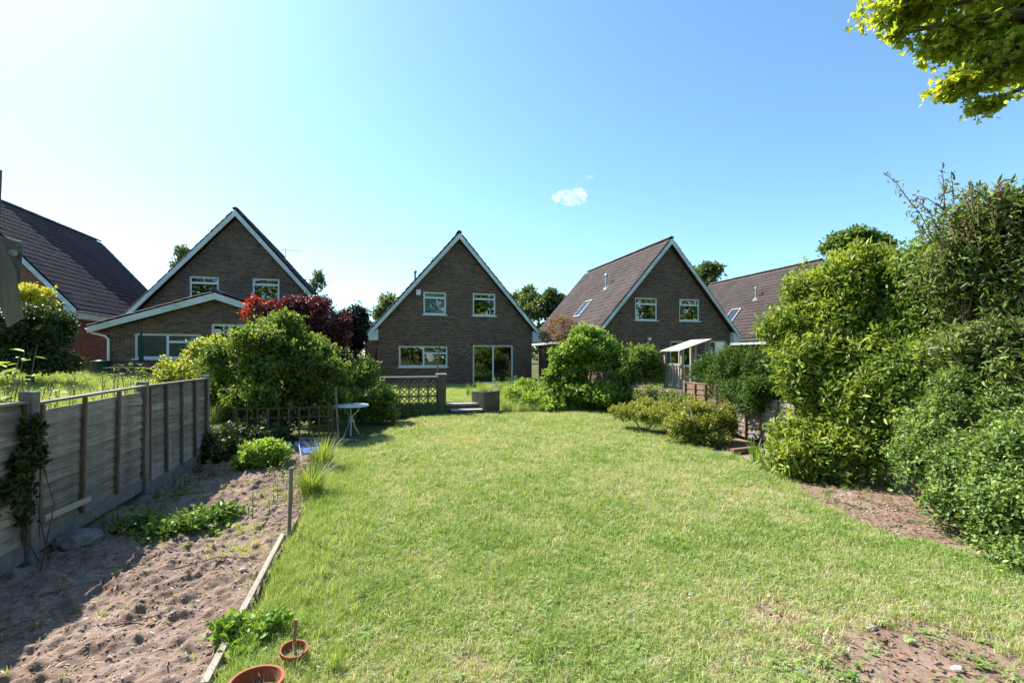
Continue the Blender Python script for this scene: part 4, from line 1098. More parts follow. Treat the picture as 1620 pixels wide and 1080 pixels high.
# right side
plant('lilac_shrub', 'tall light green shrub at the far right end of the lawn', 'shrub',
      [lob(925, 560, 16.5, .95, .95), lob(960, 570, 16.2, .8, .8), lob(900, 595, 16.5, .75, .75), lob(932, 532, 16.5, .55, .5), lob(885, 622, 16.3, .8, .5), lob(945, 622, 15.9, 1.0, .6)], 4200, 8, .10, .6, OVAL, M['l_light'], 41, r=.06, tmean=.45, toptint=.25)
plant('bank_shrub', 'low fresh green growth on the bank between planter and tall shrub', 'shrub',
      [lob(850, 632, 16.3, .7, .38), lob(820, 622, 17.2, .6, .35), lob(872, 640, 15.8, .6, .3), lob(835, 612, 18, .6, .35)], 1100, 8, .085, .5, OVAL, M['l_light'], 40, r=.02, tmean=.6, toptint=.3, up=.7)
plant('privet_shrub', 'rounded darker shrub just right of the tall light green one', 'shrub',
      [lob(1008, 572, 16, .75, .65), lob(1032, 592, 15.8, .5, .6), lob(985, 600, 15.8, .7, .7), lob(1002, 625, 15.5, .9, .45)], 3000, 8, .065, .55, OVAL, M['l_mid'], 42, r=.05, tmean=.5, toptint=.25)
plant('brown_leaved_bush', 'reddish brown twiggy bush in front of the skylit roof', 'bush', [lob(893, 515, 21, .75, .6), lob(880, 535, 21, .7, .6), lob(908, 530, 21, .6, .5), lob(890, 555, 21, .8, .6)], 900, 7, .08, .5, DIAMOND, M['l_brown'], 43, r=.04, inner=.1)
plant('golden_box', 'low clipped golden-topped shrub at the right edge of the lawn', 'shrub', [lob(1000, 656, 11.7, .48, .32), lob(1038, 662, 11.1, .42, .36), lob(1050, 650, 11.7, .4, .3), lob(985, 652, 12, .35, .24), lob(1020, 640, 12, .4, .2)], 2400, 8, .04, .6, DIAMOND, M['l_box'], 44, r=.02, tmean=.4, toptint=.4, twig=.12)
plant('round_shrub', 'rounded olive-yellow shrub next to the long-handled edger', 'shrub', [lob(1112, 665, 10.3, .68, .5), lob(1080, 680, 9.9, .42, .4), lob(1146, 672, 10.2, .38, .45), lob(1110, 690, 9.9, .6, .3)], 2600, 8, .045, .6, OVAL, M['l_box'], 45, r=.025, tmean=.35, toptint=.35, twig=.16)
plant('fence_climber', 'loose pale-leaved climber over the grey panels before the playhouse', 'climber', [lob(1030, 622, 13.6, .45, .28), lob(1062, 628, 12.8, .4, .26), lob(1085, 634, 12, .3, .25)], 420, 8, .06, .55, OVAL, M['l_budd'], 39, r=.015, tmean=.6)
plant('conifer_hedge', 'dense dark green conifer overhanging the brown fence', 'hedge',
      [lob(1128, 588, 12.4, .5, .6), lob(1165, 580, 11.4, .55, .55), lob(1208, 586, 10.6, .6, .6), lob(1172, 618, 11.0, .65, .48), lob(1212, 625, 10.1, .55, .5), lob(1140, 612, 11.6, .45, .42), lob(1190, 640, 10.3, .4, .3)], 7000, 9, .085, .24, DIAMOND, M['l_conifer'], 46, r=.06, tmean=.45, toptint=.2, twig=.22, flat=.6, base=(8.6, 9.3), rough=2)
rh = np.random.default_rng(46)
def wall_lobes(x0, x1, sx, top, bot, sy, dfun, r):
    out = []
    for px in np.arange(x0, x1 + 1, sx):
        y = top(px)
        while y <= bot(px):
            q, w = px + rh.uniform(-12, 12), y + rh.uniform(-14, 14); f = rh.uniform(.75, 1.2)
            out.append(lob(q, w, dfun(q, w) + rh.uniform(-.15, .25), r * f, r * f * rh.uniform(.9, 1.2))); y += sy
    return out
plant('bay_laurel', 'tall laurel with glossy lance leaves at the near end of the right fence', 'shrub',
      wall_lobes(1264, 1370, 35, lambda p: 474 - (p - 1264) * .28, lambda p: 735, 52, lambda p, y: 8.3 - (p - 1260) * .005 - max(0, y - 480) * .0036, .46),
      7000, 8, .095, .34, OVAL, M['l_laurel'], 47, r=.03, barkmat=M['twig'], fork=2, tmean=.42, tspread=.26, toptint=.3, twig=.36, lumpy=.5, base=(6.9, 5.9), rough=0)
plant('mixed_hedge', 'high tangled hedge between the laurel and the grey-leaved buddleia', 'hedge',
      wall_lobes(1405, 1500, 38, lambda p: 446 - (p - 1405) * .55, lambda p: 745 - (p - 1405) * .5, 52, lambda p, y: 7.6 - (p - 1400) * .006 - max(0, y - 450) * .0035, .5),
      6000, 8, .072, .42, OVAL, M['l_mid'], 48, r=.03, barkmat=M['twig'], fork=3, tmean=.5, tspread=.3, toptint=.3, twig=.38, lumpy=.6, base=(6.9, 4.3), rough=0)
plant('buddleia', 'tall buddleia with long grey-green leaves at the right edge', 'shrub',
      wall_lobes(1520, 1680, 42, lambda p: 385 - (p - 1520) * .5, lambda p: 600, 55, lambda p, y: 6.5 - (p - 1520) * .003 - max(0, y - 420) * .004, .44),
      3600, 8, .10, .27, OVAL, M['l_budd'], 49, r=.03, barkmat=M['red_twig'], fork=6, tmean=.45, tspread=.3, droop=.3, twig=.5, inner=.2, lumpy=.7, base=(6.9, 3.2), rough=0)
plant('snowberry', 'small-leaved blue-green shrub filling the lower right corner', 'shrub',
      wall_lobes(1470, 1650, 38, lambda p: 665 + 45 * math.sin(p * .07), lambda p: 760 + (p - 1470) * 1.05, 44, lambda p, y: 5.75 - (p - 1470) * .0045 - (y - 640) * .0042, .30),
      6600, 8, .038, .62, OVAL, M['l_snow'], 50, r=.015, barkmat=M['red_twig'], fork=3, tmean=.45, tspread=.3, toptint=.3, twig=.3, flat=.5, inner=.15, lumpy=.8, base=(5.9, 3.0), rough=0)
# buddleia's long arching shoots with last year's flower spikes
bud = [o for o in COL.objects if o.name == 'buddleia'][0]; rg = np.random.default_rng(77); b = MB(); P = []; PG = []
for k in range(46):
    s0 = at(rg.uniform(1440, 1660), rg.uniform(320, 420), rg.uniform(5.8, 6.5)) - Vector(bud.location)
    dv = Vector((rg.uniform(-.5, .25), rg.uniform(-.1, .4), rg.uniform(.35, .9))) * rg.uniform(.4, .75)
    b.tube([s0, s0 + dv * .55 + Vector((0, 0, .05)), s0 + dv], [.007, .005, .003], 5)
    (P if k % 4 == 0 else PG).extend(s0 + dv * (.25 + .75 * q / 26) + Vector(rg.normal(size=3) * .02) for q in range(26))
tag(b.build('shoots', M['red_twig'], bud), kind='stuff')
G_ = np.array(PG); n = len(G_)
link(bpy.data.objects.new('shoot_leaves', leaves_mesh('shoot_leaves', G_, rand_dirs(n, rg) + np.array([0, 0, .4]), rand_dirs(n, rg) + np.array([0, 0, .6]), rg.uniform(.04, .09, n), .3, OVAL, M['l_budd'], rg.random(n))), bud)
P = np.array(P); n = len(P)
link(bpy.data.objects.new('dry_flower_spike', leaves_mesh('dry_flower_spike', P, rand_dirs(n, rg), rand_dirs(n, rg), np.full(n, .045), .6, DIAMOND, M['l_brown'], rg.random(n))), bud)
# iris
def strap_leaves(name, label, cat, x, y, n, hmin, hmax, spread, wid, mat, seed, sub=None):
    rng = np.random.default_rng(seed); z = float(H(x, y)); V, F, T = [], [], []
    for k in range(n):
        a = rng.uniform(0, 6.283); h = rng.uniform(hmin, hmax); le = rng.uniform(.2, 1) * spread; r0 = rng.uniform(0, .06 + spread * .12)
        bx, by = math.cos(a) * r0, math.sin(a) * r0; sx, sy = -math.sin(a) * wid, math.cos(a) * wid; tt = rng.random()
        for t, w in ((0, 1), (.4, 1), (.75, .75), (1, 0.05)):
            o = le * h * t * t; zz = h * t * (1 - .35 * le * t)
            px, py = bx + math.cos(a) * o, by + math.sin(a) * o
            V += [(px - sx * w, py - sy * w, zz), (px + sx * w, py + sy * w, zz)]; T += [tt, tt]
        q = len(V) - 8
        F += [(q, q + 1, q + 3, q + 2), (q + 2, q + 3, q + 5, q + 4), (q + 4, q + 5, q + 7, q + 6)]
    E = thing(name, label, cat, (x, y, z))
    link(bpy.data.objects.new('leaves', np_mesh('leaves', np.array(V), np.array(F), mat, np.array(T))), E)
    MB().tube([(0, 0, -.05), (0, 0, .05)], [.03, .015], 6).build('root_crown', M['twig'], E); return E
strap_leaves('iris_plant', 'iris with upright sword leaves below the laurel', 'plant', 6.28, 6.55, 22, .3, .62, .5, .012, M['l_mint'], 51)
strap_leaves('tall_grass_clump', 'tall grass clump at the lawn edge beyond the thin stake', 'grass clump', -.93, 6.75, 420, .25, .62, .75, .0035, M['l_weed'], 52)
strap_leaves('tall_grass_clump', 'tall grass clump in front of the blue chair', 'grass clump', -.95, 8.2, 420, .3, .7, .75, .0035, M['l_weed'], 53)
strap_leaves('grass_tuft', 'single short green grass tuft on the bare soil bed', 'grass clump', -1.04, 4.27, 130, .05, .13, .8, .002, M['l_mint'], 54)
# maple: trunk stands outside the frame on the right, its branches reach in
mp_l = [lob(1440, 20, 5.5, .42, .22), lob(1510, 62, 5.4, .45, .26), lob(1580, 105, 5.2, .42, .28), lob(1525, 135, 5.2, .28, .16), lob(1600, 35, 5.3, .55, .28), lob(1480, -25, 5.4, .7, .28), lob(1560, 165, 5.1, .2, .1), lob(1420, 55, 5.5, .14, .10), lob(1650, 90, 5.2, .5, .4), lob(1600, -60, 5.2, .9, .4)]
E = thing('maple_tree', 'maple with sunlit leafy branches overhanging the top right corner', 'tree', (8.3, 1.1, float(H(8.3, 1.1))))
me, tip, dd = spray(mp_l, 2500, 5, .062, .82, MAPLE, M['l_maple'], 'crown', np.random.default_rng(61), twig=.22, up=.05, out=.6, rnd=.5, droop=.25, tmean=.55, inner=.35, flat=.1, lumpy=.8)
me.transform(Matrix.Translation(-E.location)); link(bpy.data.objects.new('crown', me), E)
b = MB(); tr0 = Vector((8.3, 1.1, 0)); rg = np.random.default_rng(62)
b.tube([(8.3, 1.1, -.2), (8.25, 1.15, 2), (8.1, 1.3, 4.2), (8.0, 1.5, 6.5)], [.24, .19, .16, .12], 10)
for lb in mp_l:
    c = Vector(lb[:3]); s0 = Vector((8.1, 1.3, 4.2 + rg.uniform(-.3, 1.6))); mid = s0.lerp(c, .55) + Vector((0, 0, .12))
    b.tube([s0, mid, c, c + (c - mid) * .12], [.05, .028, .014, .005], 6)
    for k in range(7):
        e = c + Vector(rand_dirs(1, rg)[0] * np.array(lb[3:])) * .9; b.tube([mid.lerp(c, rg.uniform(.4, 1)), (c + e) / 2 + Vector((0, 0, .04)), e], [.009, .006, .003], 5)
b.v = [(p[0] - E.location.x, p[1] - E.location.y, p[2] - E.location.z) for p in b.v]
b.build('trunk', M['bark'], E, smooth=True)

# background trees
def bgtree(label, px, py, d, rx, rz, K, mat, seed, name='background_tree', wid=.6, size=.3, nl=6, conif=False, **kw):
    c = at(px, py, d); rng = np.random.default_rng(seed); lb = []
    g0 = float(H(c.x, c.y))
    for k in range(nl):
        if conif:
            t = k / (nl - 1); lb.append((c.x + rng.normal() * .1, c.y, c.z - rz + 2 * rz * t, rx * (1.1 - t), rx * (1.1 - t), rz / nl * 1.6))
        else:
            v = rand_dirs(1, rng)[0]; lb.append((c.x + v[0] * rx * .55, c.y + v[1] * rx * .55, c.z + v[2] * rz * .55, rx * rng.uniform(.4, .6), rx * rng.uniform(.4, .6), rz * rng.uniform(.35, .55)))
    return plant(name, label, 'tree', lb, K, 8, size, wid, DIAMOND, mat, seed, r=.16, trunk_h=max(1.0, (c.z - rz * .6 - g0)), base=(c.x, c.y), part='crown', group='trees behind the houses', twig=size * 3, inner=.25, **kw)
bgtree('dark pine beside the far pink brick house', 562, 522, 32, 1.25, 1.9, 1500, M['l_conifar'], 71, nl=8, wid=.3, size=.28)
bgtree('dark bushy conifer left of the one beside the far house', 530, 528, 33, 1.6, 2.0, 1400, M['l_conifar'], 72, wid=.3, size=.28)
bgtree('pale green tree peeping over the left eave of the middle house', 628, 490, 45, 2.2, 2.2, 700, M['l_far'], 73, size=.3)
bgtree('loose silvery tree right of the middle gable', 826, 500, 50, 2.7, 3.3, 1100, M['l_far'], 74, size=.3, tmean=.7)
bgtree('dense round green tree next to the skylit roof', 868, 502, 46, 2.3, 2.6, 1300, M['l_far'], 75, size=.3, tmean=.4)
bgtree('tree top showing between the two right-hand roofs', 1110, 440, 45, 2.0, 1.7, 600, M['l_far'], 76, size=.3, tmean=.6)
bgtree('wispy birch behind the right slope of the extension house', 500, 478, 40, 1.5, 2.9, 550, M['l_far'], 77, size=.22, tmean=.7)
bgtree('thin tree behind the left slope of the extension house', 288, 412, 40, 1.0, 1.6, 160, M['l_far'], 78, size=.22, tmean=.7)
bgtree('dark green tree top above the tall hedge', 1355, 402, 22, 1.5, 1.3, 1500, M['l_mid'], 79, size=.16, tmean=.3)
# woods: one mass beyond the houses, one behind the camera (seen only in the window panes)
def woods(name, label, pts, seed, size, per, mat):
    rng = np.random.default_rng(seed); P = []
    for (x, y, r, h) in pts:
        v = rand_dirs(per, rng) * (rng.uniform(.6, 1, per) ** .5)[:, None]
        P.append(np.stack([x + v[:, 0] * r, y + v[:, 1] * r, .4 + h * .55 + v[:, 2] * h * .5], 1))
    P = np.concatenate(P); n = len(P)
    o = link(bpy.data.objects.new(name, leaves_mesh(name, P, rand_dirs(n, rng), rand_dirs(n, rng) + np.array([0, 0, .6]), size * rng.uniform(.6, 1.3, n), .7, DIAMOND, mat, rng.random(n))))
    return tag(o, label, 'woodland', kind='stuff')
rg = np.random.default_rng(81)
woods('distant_woods', 'far belt of trees beyond the houses', [(100 * math.sin(a) + rg.uniform(-8, 8), 100 * math.cos(a) + rg.uniform(-8, 8), rg.uniform(4, 7), rg.uniform(5, 8)) for a in np.linspace(-.75, 1.35, 60)], 82, .8, 500, M['l_far'])
woods('garden_end_trees', 'trees at the end of the garden behind the viewer', [(26 * math.sin(a) + rg.uniform(-2, 2), 20 * math.cos(a) + rg.uniform(-2, 2), rg.uniform(3.5, 5), rg.uniform(8.5, 15)) for a in np.linspace(math.pi - 1.15, math.pi + 1.0, 15)] + [(30, 2, 4.5, 14), (35, -5, 5, 15), (39, -11, 5, 14), (28, -6, 4.5, 13)], 83, .6, 2200, M['l_mid'])

# ------------------------------------------------------------------ grass, clover, flowers, stones
def proto(name, V, F, mat):
    me = np_mesh(name, np.array(V, float), np.array(F), mat)
    return bpy.data.objects.new(name, me)
def tuft(name, n, hmin, hmax, rad, w, lean, mat, seed):
    rng = np.random.default_rng(seed); V, F = [], []
    for k in range(n):
        a, r = rng.uniform(0, 6.283), rad * math.sqrt(rng.random()); h = rng.uniform(hmin, hmax); la = rng.uniform(0, 6.283); le = lean * rng.uniform(.2, 1.2) * h
        bx, by = r * math.cos(a), r * math.sin(a); fa = rng.uniform(0, 6.283); sx, sy = math.cos(fa) * w, math.sin(fa) * w
        m = (bx + math.cos(la) * le * .35, by + math.sin(la) * le * .35, h * .6); t = (bx + math.cos(la) * le, by + math.sin(la) * le, h * (1 - .3 * min(1, le / h)))
        q = len(V)
        V += [(bx - sx, by - sy, -.005), (bx + sx, by + sy, -.005), (m[0] + sx * .8, m[1] + sy * .8, m[2]), (m[0] - sx * .8, m[1] - sy * .8, m[2]), t]
        F += [(q, q + 1, q + 2), (q, q + 2, q + 3), (q + 3, q + 2, q + 4)]
    return proto(name, V, F, mat)
def clover_proto(name, n, rad, size, mat, seed, leaflets=3, hmax=.04):
    rng = np.random.default_rng(seed); V, F = [], []
    for k in range(n):
        a, r = rng.uniform(0, 6.283), rad * math.sqrt(rng.random()); z = rng.uniform(.012, hmax); c = np.array([r * math.cos(a), r * math.sin(a), z]); r0 = rng.uniform(0, 6.28)
        tl = rng.normal(size=2) * .3
        for j in range(leaflets):
            aa = r0 + j * 6.283 / leaflets; d = np.array([math.cos(aa), math.sin(aa), tl[0] * math.cos(aa) + tl[1] * math.sin(aa)]); s = np.array([-math.sin(aa), math.cos(aa), 0])
            q = len(V); V += [tuple(c), tuple(c + d * size * .6 + s * size * .45), tuple(c + d * size * 1.0), tuple(c + d * size * .6 - s * size * .45)]
            F += [(q, q + 1, q + 2), (q, q + 2, q + 3)]
    return proto(name, V, F, mat)

def scatter(name, label, cat, P, rotz, scl, tint, which, protos, lean=.12):
    n = len(P); rng = np.random.default_rng(n)
    me = bpy.data.meshes.new(name); me.vertices.add(n); me.vertices.foreach_set('co', P.astype(np.float32).ravel())
    rot = np.stack([rng.normal(size=n) * lean, rng.normal(size=n) * lean, rotz], 1)
    for nm, ty, arr, key in (('rot', 'FLOAT_VECTOR', rot, 'vector'), ('scl', 'FLOAT', scl, 'value'), ('tint', 'FLOAT', tint, 'value'), ('which', 'INT', which, 'value')):
        a = me.attributes.new(nm, ty, 'POINT'); a.data.foreach_set(key, np.ascontiguousarray(arr, dtype=np.int32 if ty == 'INT' else np.float32).ravel())
    for p in protos: me.materials.append(p.data.materials[0])
    o = link(bpy.data.objects.new(name, me))
    ng = bpy.data.node_groups.new(name, 'GeometryNodeTree')
    ng.interface.new_socket('Geometry', in_out='INPUT', socket_type='NodeSocketGeometry'); ng.interface.new_socket('Geometry', in_out='OUTPUT', socket_type='NodeSocketGeometry')
    gi, go = ng.nodes.new('NodeGroupInput'), ng.nodes.new('NodeGroupOutput')
    ins = ng.nodes.new('GeometryNodeInstanceOnPoints'); jn = ng.nodes.new('GeometryNodeJoinGeometry')
    for p in reversed(protos):
        oi = ng.nodes.new('GeometryNodeObjectInfo'); oi.inputs['Object'].default_value = p; oi.inputs['As Instance'].default_value = True
        ng.links.new(oi.outputs['Geometry'], jn.inputs[0])
    def na(nm, ty):
        k = ng.nodes.new('GeometryNodeInputNamedAttribute'); k.data_type = ty; k.inputs['Name'].default_value = nm; return k.outputs['Attribute']
    ng.links.new(gi.outputs[0], ins.inputs['Points']); ng.links.new(jn.outputs[0], ins.inputs['Instance'])
    ins.inputs['Pick Instance'].default_value = True
    ng.links.new(na('which', 'INT'), ins.inputs['Instance Index']); ng.links.new(na('rot', 'FLOAT_VECTOR'), ins.inputs['Rotation'])
    ng.links.new(na('scl', 'FLOAT'), ins.inputs['Scale']); ng.links.new(ins.outputs[0], go.inputs[0])
    md = o.modifiers.new('scatter', 'NODES'); md.node_group = ng
    return tag(o, label, cat, kind='stuff')

GRASS = [(0.0, (0.64, 0.58, 0.42)), (0.2, (0.54, 0.54, 0.29)), (0.42, (0.44, 0.51, 0.185)), (0.75, (0.33, 0.455, 0.125)), (1.0, (0.23, 0.36, 0.075))]
mg = m_blade('grass_blade', GRASS)
mc = m_blade('clover_leaf', [(0, (0.19, 0.31, 0.07)), (.5, (0.29, 0.42, 0.11)), (1, (0.42, 0.50, 0.20))], .4, .5)
TU = [tuft('grass_tuft_proto', 16, .025, .055, .035, .0019, .9, mg, 1), tuft('grass_tuft_proto', 14, .02, .045, .04, .0021, 1.2, mg, 2), tuft('grass_tuft_proto', 18, .03, .07, .035, .0018, 1.0, mg, 3)]
TL = [tuft('long_grass_proto', 22, .10, .24, .05, .0024, .8, mg, 4), tuft('long_grass_proto', 20, .12, .30, .05, .0024, .6, mg, 5)]
rg = np.random.default_rng(90)
def sample(x0, x1, y0, y1, n): return rg.uniform(x0, x1, n), rg.uniform(y0, y1, n)
X, Y = sample(-1.2, 7.6, 0.7, 15.2, 300000)
d = dist(X, Y); lat = np.abs(CA * X - SA * Y)
area = 8.8 * 14.5; raw = 300000 / area
want = np.where(d < 4.5, 1900, np.where(d < 8, 1150, 620)) * 1.0
vis = (d > 1.9) & (lat < d * 1.16 + 1.2)
keep = vis & (rg.random(len(X)) < want / raw) & lawn_mask(X, Y) & (rg.random(len(X)) > bare(X, Y) * 1.25)
X, Y, d = X[keep], Y[keep], d[keep]; n = len(X)
patch = fbm(X, Y, 1.3, 101); fine = fbm(X, Y, .28, 105)
streak = sstep(vnoise(X * 1.0, Y * .25, .35, 109), .62, .9) * sstep(Y, 1, 3) * (X < 1.2)
tint = np.clip(.535 + (patch - .5) * .75 + (fine - .5) * .8 - streak * .3 + rg.normal(size=n) * .27 - bare(X, Y) * .5 - .5 * (rg.random(n) < .10), .02, 1)
scl = (0.7 + .5 * fine + .5 * patch * .5) * np.where(d < 4.5, 1.0, np.where(d < 8, 1.2, 1.5)) * rg.uniform(.5, 1.5, n)
scatter('lawn_grass', 'short sunlit lawn grass', 'grass', np.stack([X, Y, H(X, Y) + .004], 1), rg.uniform(0, 6.283, n), scl, tint, rg.integers(0, 3, n), TU)
# longer grass along the board, at the foot of the bank, on the terrace and next door
def long_grass(name, label, xs, ys, n, dens, smin, smax, tm):
    X, Y = sample(*xs, *ys, n); k = rg.random(n) < dens(X, Y); X, Y = X[k], Y[k]; m = len(X)
    tint = np.clip(tm + (fbm(X, Y, .8, 121) - .5) * .9 + rg.normal(size=m) * .08, 0, 1)
    scatter(name, label, 'grass', np.stack([X, Y, H(X, Y)], 1), rg.uniform(0, 6.283, m), rg.uniform(smin, smax, m), tint, rg.integers(0, 2, m), TL)
long_grass('edge_grass', 'longer grass along the edging board', (-.90, .15), (2.0, 9.5), 5200, lambda x, y: np.clip(1.15 - (x + .9) * 1.35, 0, 1) * (0.25 + .9 * fbm(x, y, .5, 131)), .35, .8, .62)
long_grass('neighbour_grass', 'rough grass in the garden beyond the left fence', (-14, -3.3), (5, 20.5), 16000, lambda x, y: .35 + .6 * fbm(x, y, 1.5, 133), 1.0, 2.2, .5)
long_grass('terrace_grass', 'grass on the terrace before the middle house', (-2.5, 7.9), (15.4, 23.4), 13000, lambda x, y: .9 + 0 * x, .4, .85, .52)
long_grass('bank_grass', 'long grass on the bank right of the planter', (4.0, 8.0), (14.6, 19.5), 6000, lambda x, y: .4 + .6 * fbm(x, y, .9, 137), .8, 1.9, .55)
long_grass('neighbour_grass_right', 'rough grass in the garden beyond the right fence', (8.2, 22), (8, 21), 12000, lambda x, y: .5 + 0 * x, .6, 1.4, .5)
long_grass('verge_grass', 'grass fringe below the right-hand shrubs', (5.2, 7.6), (4.6, 14.5), 4200, lambda x, y: (~inpoly(x + .35, y, LAWN)) * np.where(y > 8.2, 1, .28) * (.2 + .6 * fbm(x, y, .5, 139)), .25, .6, .6)
# clover, daisies, buttercups
CL = [clover_proto('clover_proto', 14, .06, .011, mc, 7), clover_proto('broad_weed_proto', 7, .03, .020, mc, 8, 5, .03)]
X, Y = sample(-.8, 7, 1.5, 14.6, 60000); d = dist(X, Y)
k = lawn_mask(X, Y) & (rg.random(60000) < (.10 + .75 * sstep(fbm(X, Y, .55, 141), .48, .75)) * np.where(d < 6, .6, .4)); X, Y = X[k], Y[k]; n = len(X)
scatter('lawn_clover', 'clover and broad-leaved weeds in the lawn', 'clover', np.stack([X, Y, H(X, Y) + .012], 1), rg.uniform(0, 6.28, n), rg.uniform(.55, 1.25, n), rg.random(n), (rg.random(n) < .15).astype(int), CL)
def flower_proto(name, petal, centre, r, h, np_, seed):
    V, F = [], []
    for j in range(np_):
        a = j * 6.283 / np_; q = len(V); w = r * 3.0 / np_
        V += [(0, 0, h), (math.cos(a) * r * .6 - math.sin(a) * w, math.sin(a) * r * .6 + math.cos(a) * w, h + .002), (math.cos(a) * r, math.sin(a) * r, h + .001), (math.cos(a) * r * .6 + math.sin(a) * w, math.sin(a) * r * .6 - math.cos(a) * w, h + .002)]
        F += [(q, q + 1, q + 2), (q, q + 2, q + 3)]
    q = len(V)
    for j in range(6): V.append((math.cos(j * 1.047) * r * .36, math.sin(j * 1.047) * r * .36, h + .004))
    V.append((0, 0, h + .007)); cf = [(q + j, q + (j + 1) % 6, q + 6) for j in range(6)]
    q = len(V); V += [(-.001, 0, 0), (.001, 0, 0), (.001, 0, h), (-.001, 0, h)]; F2 = [(q, q + 1, q + 2), (q, q + 2, q + 3)]
    me = bpy.data.meshes.new(name); me.from_pydata(V, [], F + cf + F2)
    for m_ in (petal, centre): me.materials.append(m_)
    me.polygons.foreach_set('material_index', [0] * len(F) + [1] * len(cf) + [1] * 2); me.update()
    return bpy.data.objects.new(name, me)
pw_ = m_simple('daisy_petal', (.72, .70, .70), (.82, .80, .80), 5, .6, 0); py_ = m_simple('buttercup_petal', (.72, .48, .02), (.85, .60, .03), 5, .4, 0); pc_ = m_simple('daisy_eye', (.6, .40, .03), (.7, .5, .05), 5, .7, 0)
FD, FB = [flower_proto('daisy_proto', pw_, pc_, .012, .05, 9, 1)], [flower_proto('buttercup_proto', py_, py_, .011, .07, 5, 2)]
X, Y = sample(-.6, 7, 2.2, 14.6, 16000); k = lawn_mask(X, Y) & (rg.random(16000) < sstep(fbm(X, Y, 1.4, 151), .5, .68) * .5 * sstep(dist(X, Y), 2.5, 7.5)); X, Y = X[k], Y[k]; n = len(X)
scatter('daisies', 'white daisies speckled over the lawn', 'daisies', np.stack([X, Y, H(X, Y) + .004], 1), rg.uniform(0, 6.28, n), rg.uniform(.55, .95, n), rg.random(n), np.zeros(n, int), FD, .3)
X, Y = sample(.5, 5.2, 2.2, 6, 900); k = lawn_mask(X, Y) & (rg.random(900) < sstep(fbm(X, Y, .9, 155), .56, .7) * .45); X, Y = X[k], Y[k]; n = len(X)
scatter('buttercups', 'yellow buttercups in the near lawn', 'buttercups', np.stack([X, Y, H(X, Y)], 1), rg.uniform(0, 6.28, n), rg.uniform(.7, 1.2, n), rg.random(n), np.zeros(n, int), FB, .3)
# pebbles and clods on the soil
def pebbles(name, label, pts, smin, smax, mat, seed):
    bm = bmesh.new(); bmesh.ops.create_icosphere(bm, subdivisions=1, radius=1); tv = np.array([v.co[:] for v in bm.verts]); tf = np.array([[v.index for v in f.verts] for f in bm.faces]); bm.free()
    rng = np.random.default_rng(seed); V, F = [], []
    for i, (x, y, z) in enumerate(pts):
        s = rng.uniform(smin, smax) * np.array([1, rng.uniform(.6, 1), rng.uniform(.3, .55)]); a = rng.uniform(0, 6.28)
        q = tv * (1 + rng.normal(size=(len(tv), 1)) * .14) * s; q = np.stack([q[:, 0] * math.cos(a) - q[:, 1] * math.sin(a), q[:, 0] * math.sin(a) + q[:, 1] * math.cos(a), q[:, 2]], 1)
        V.append(q + np.array([x, y, z])); F.append(tf + i * len(tv))
    o = link(bpy.data.objects.new(name, np_mesh(name, np.concatenate(V), np.concatenate(F), mat))); return tag(o, label, 'stones', kind='stuff')
X, Y = sample(-3.05, -.98, 2.0, 9.0, 9000); Z = soil_h(X, Y)
pebbles('soil_pebbles', 'small pebbles and clods on the soil bed', np.stack([X, Y, Z], 1), .002, .011, M['stone'], 161)
pebbles('soil_clods', 'brown clods of earth on the soil bed', np.stack([X + .1, Y + .07, soil_h(X + .1, Y + .07)], 1)[:5000], .004, .015, M['soil'], 162)
X, Y = sample(4.2, 6.4, 1.6, 6.0, 900); k = ~lawn_mask(X, Y); X, Y = X[k], Y[k]
pebbles('edge_pebbles', 'pebbles and litter on the bare earth under the hedge', np.stack([X, Y, H(X, Y) + .01], 1), .006, .022, M['stone'], 163)
X, Y = sample(-3.0, -.98, 2.2, 9.2, 3200); n = len(X)
tag(link(bpy.data.objects.new('bed_litter', leaves_mesh('bed_litter', np.stack([X, Y, soil_h(X, Y) + .006], 1), np.stack([rg.normal(size=n), rg.normal(size=n), rg.normal(size=n) * .15], 1), np.tile([0, 0, 1.], (n, 1)) + rg.normal(size=(n, 3)) * .25, rg.uniform(.015, .06, n), .22, OVAL, M['l_straw'], rg.random(n)))),
    'straw and dry leaf bits on the soil bed', 'litter', kind='stuff')
X, Y = sample(-2.6, -.95, 2.2, 9.2, 3000); k = rg.random(3000) < sstep(fbm(X, Y, .45, 171), .5, .72) * .8 + .02; X, Y = X[k], Y[k]; n = len(X)
scatter('bed_weed_tufts', 'small yellow-green weeds sprouting on the soil bed', 'weeds', np.stack([X, Y, soil_h(X, Y)], 1), rg.uniform(0, 6.28, n), rg.uniform(.5, 1.1, n), np.clip(.35 + rg.normal(size=n) * .2, 0, 1), rg.integers(0, 3, n), TU, .3)
for k in range(7):
    x, y = rg.uniform(-2.9, -1.6), rg.uniform(3.2, 5.0); a = rg.uniform(-.5, 1.2); L = rg.uniform(.25, .9); dx, dy = math.cos(a) * L, math.sin(a) * L
    zz = lambda t: float(soil_h(x + dx * t, y + dy * t)) + .012
    tag(MB().tube([(x, y, zz(0)), (x + dx * .5, y + dy * .5 + .02, zz(.5) + .015), (x + dx, y + dy, zz(1))], [.006, .005, .003], 5).build('fallen_twig', M['twig']), 'thin pale twig lying on the shaded soil near the fence', 'twig', 'twigs on the soil bed')
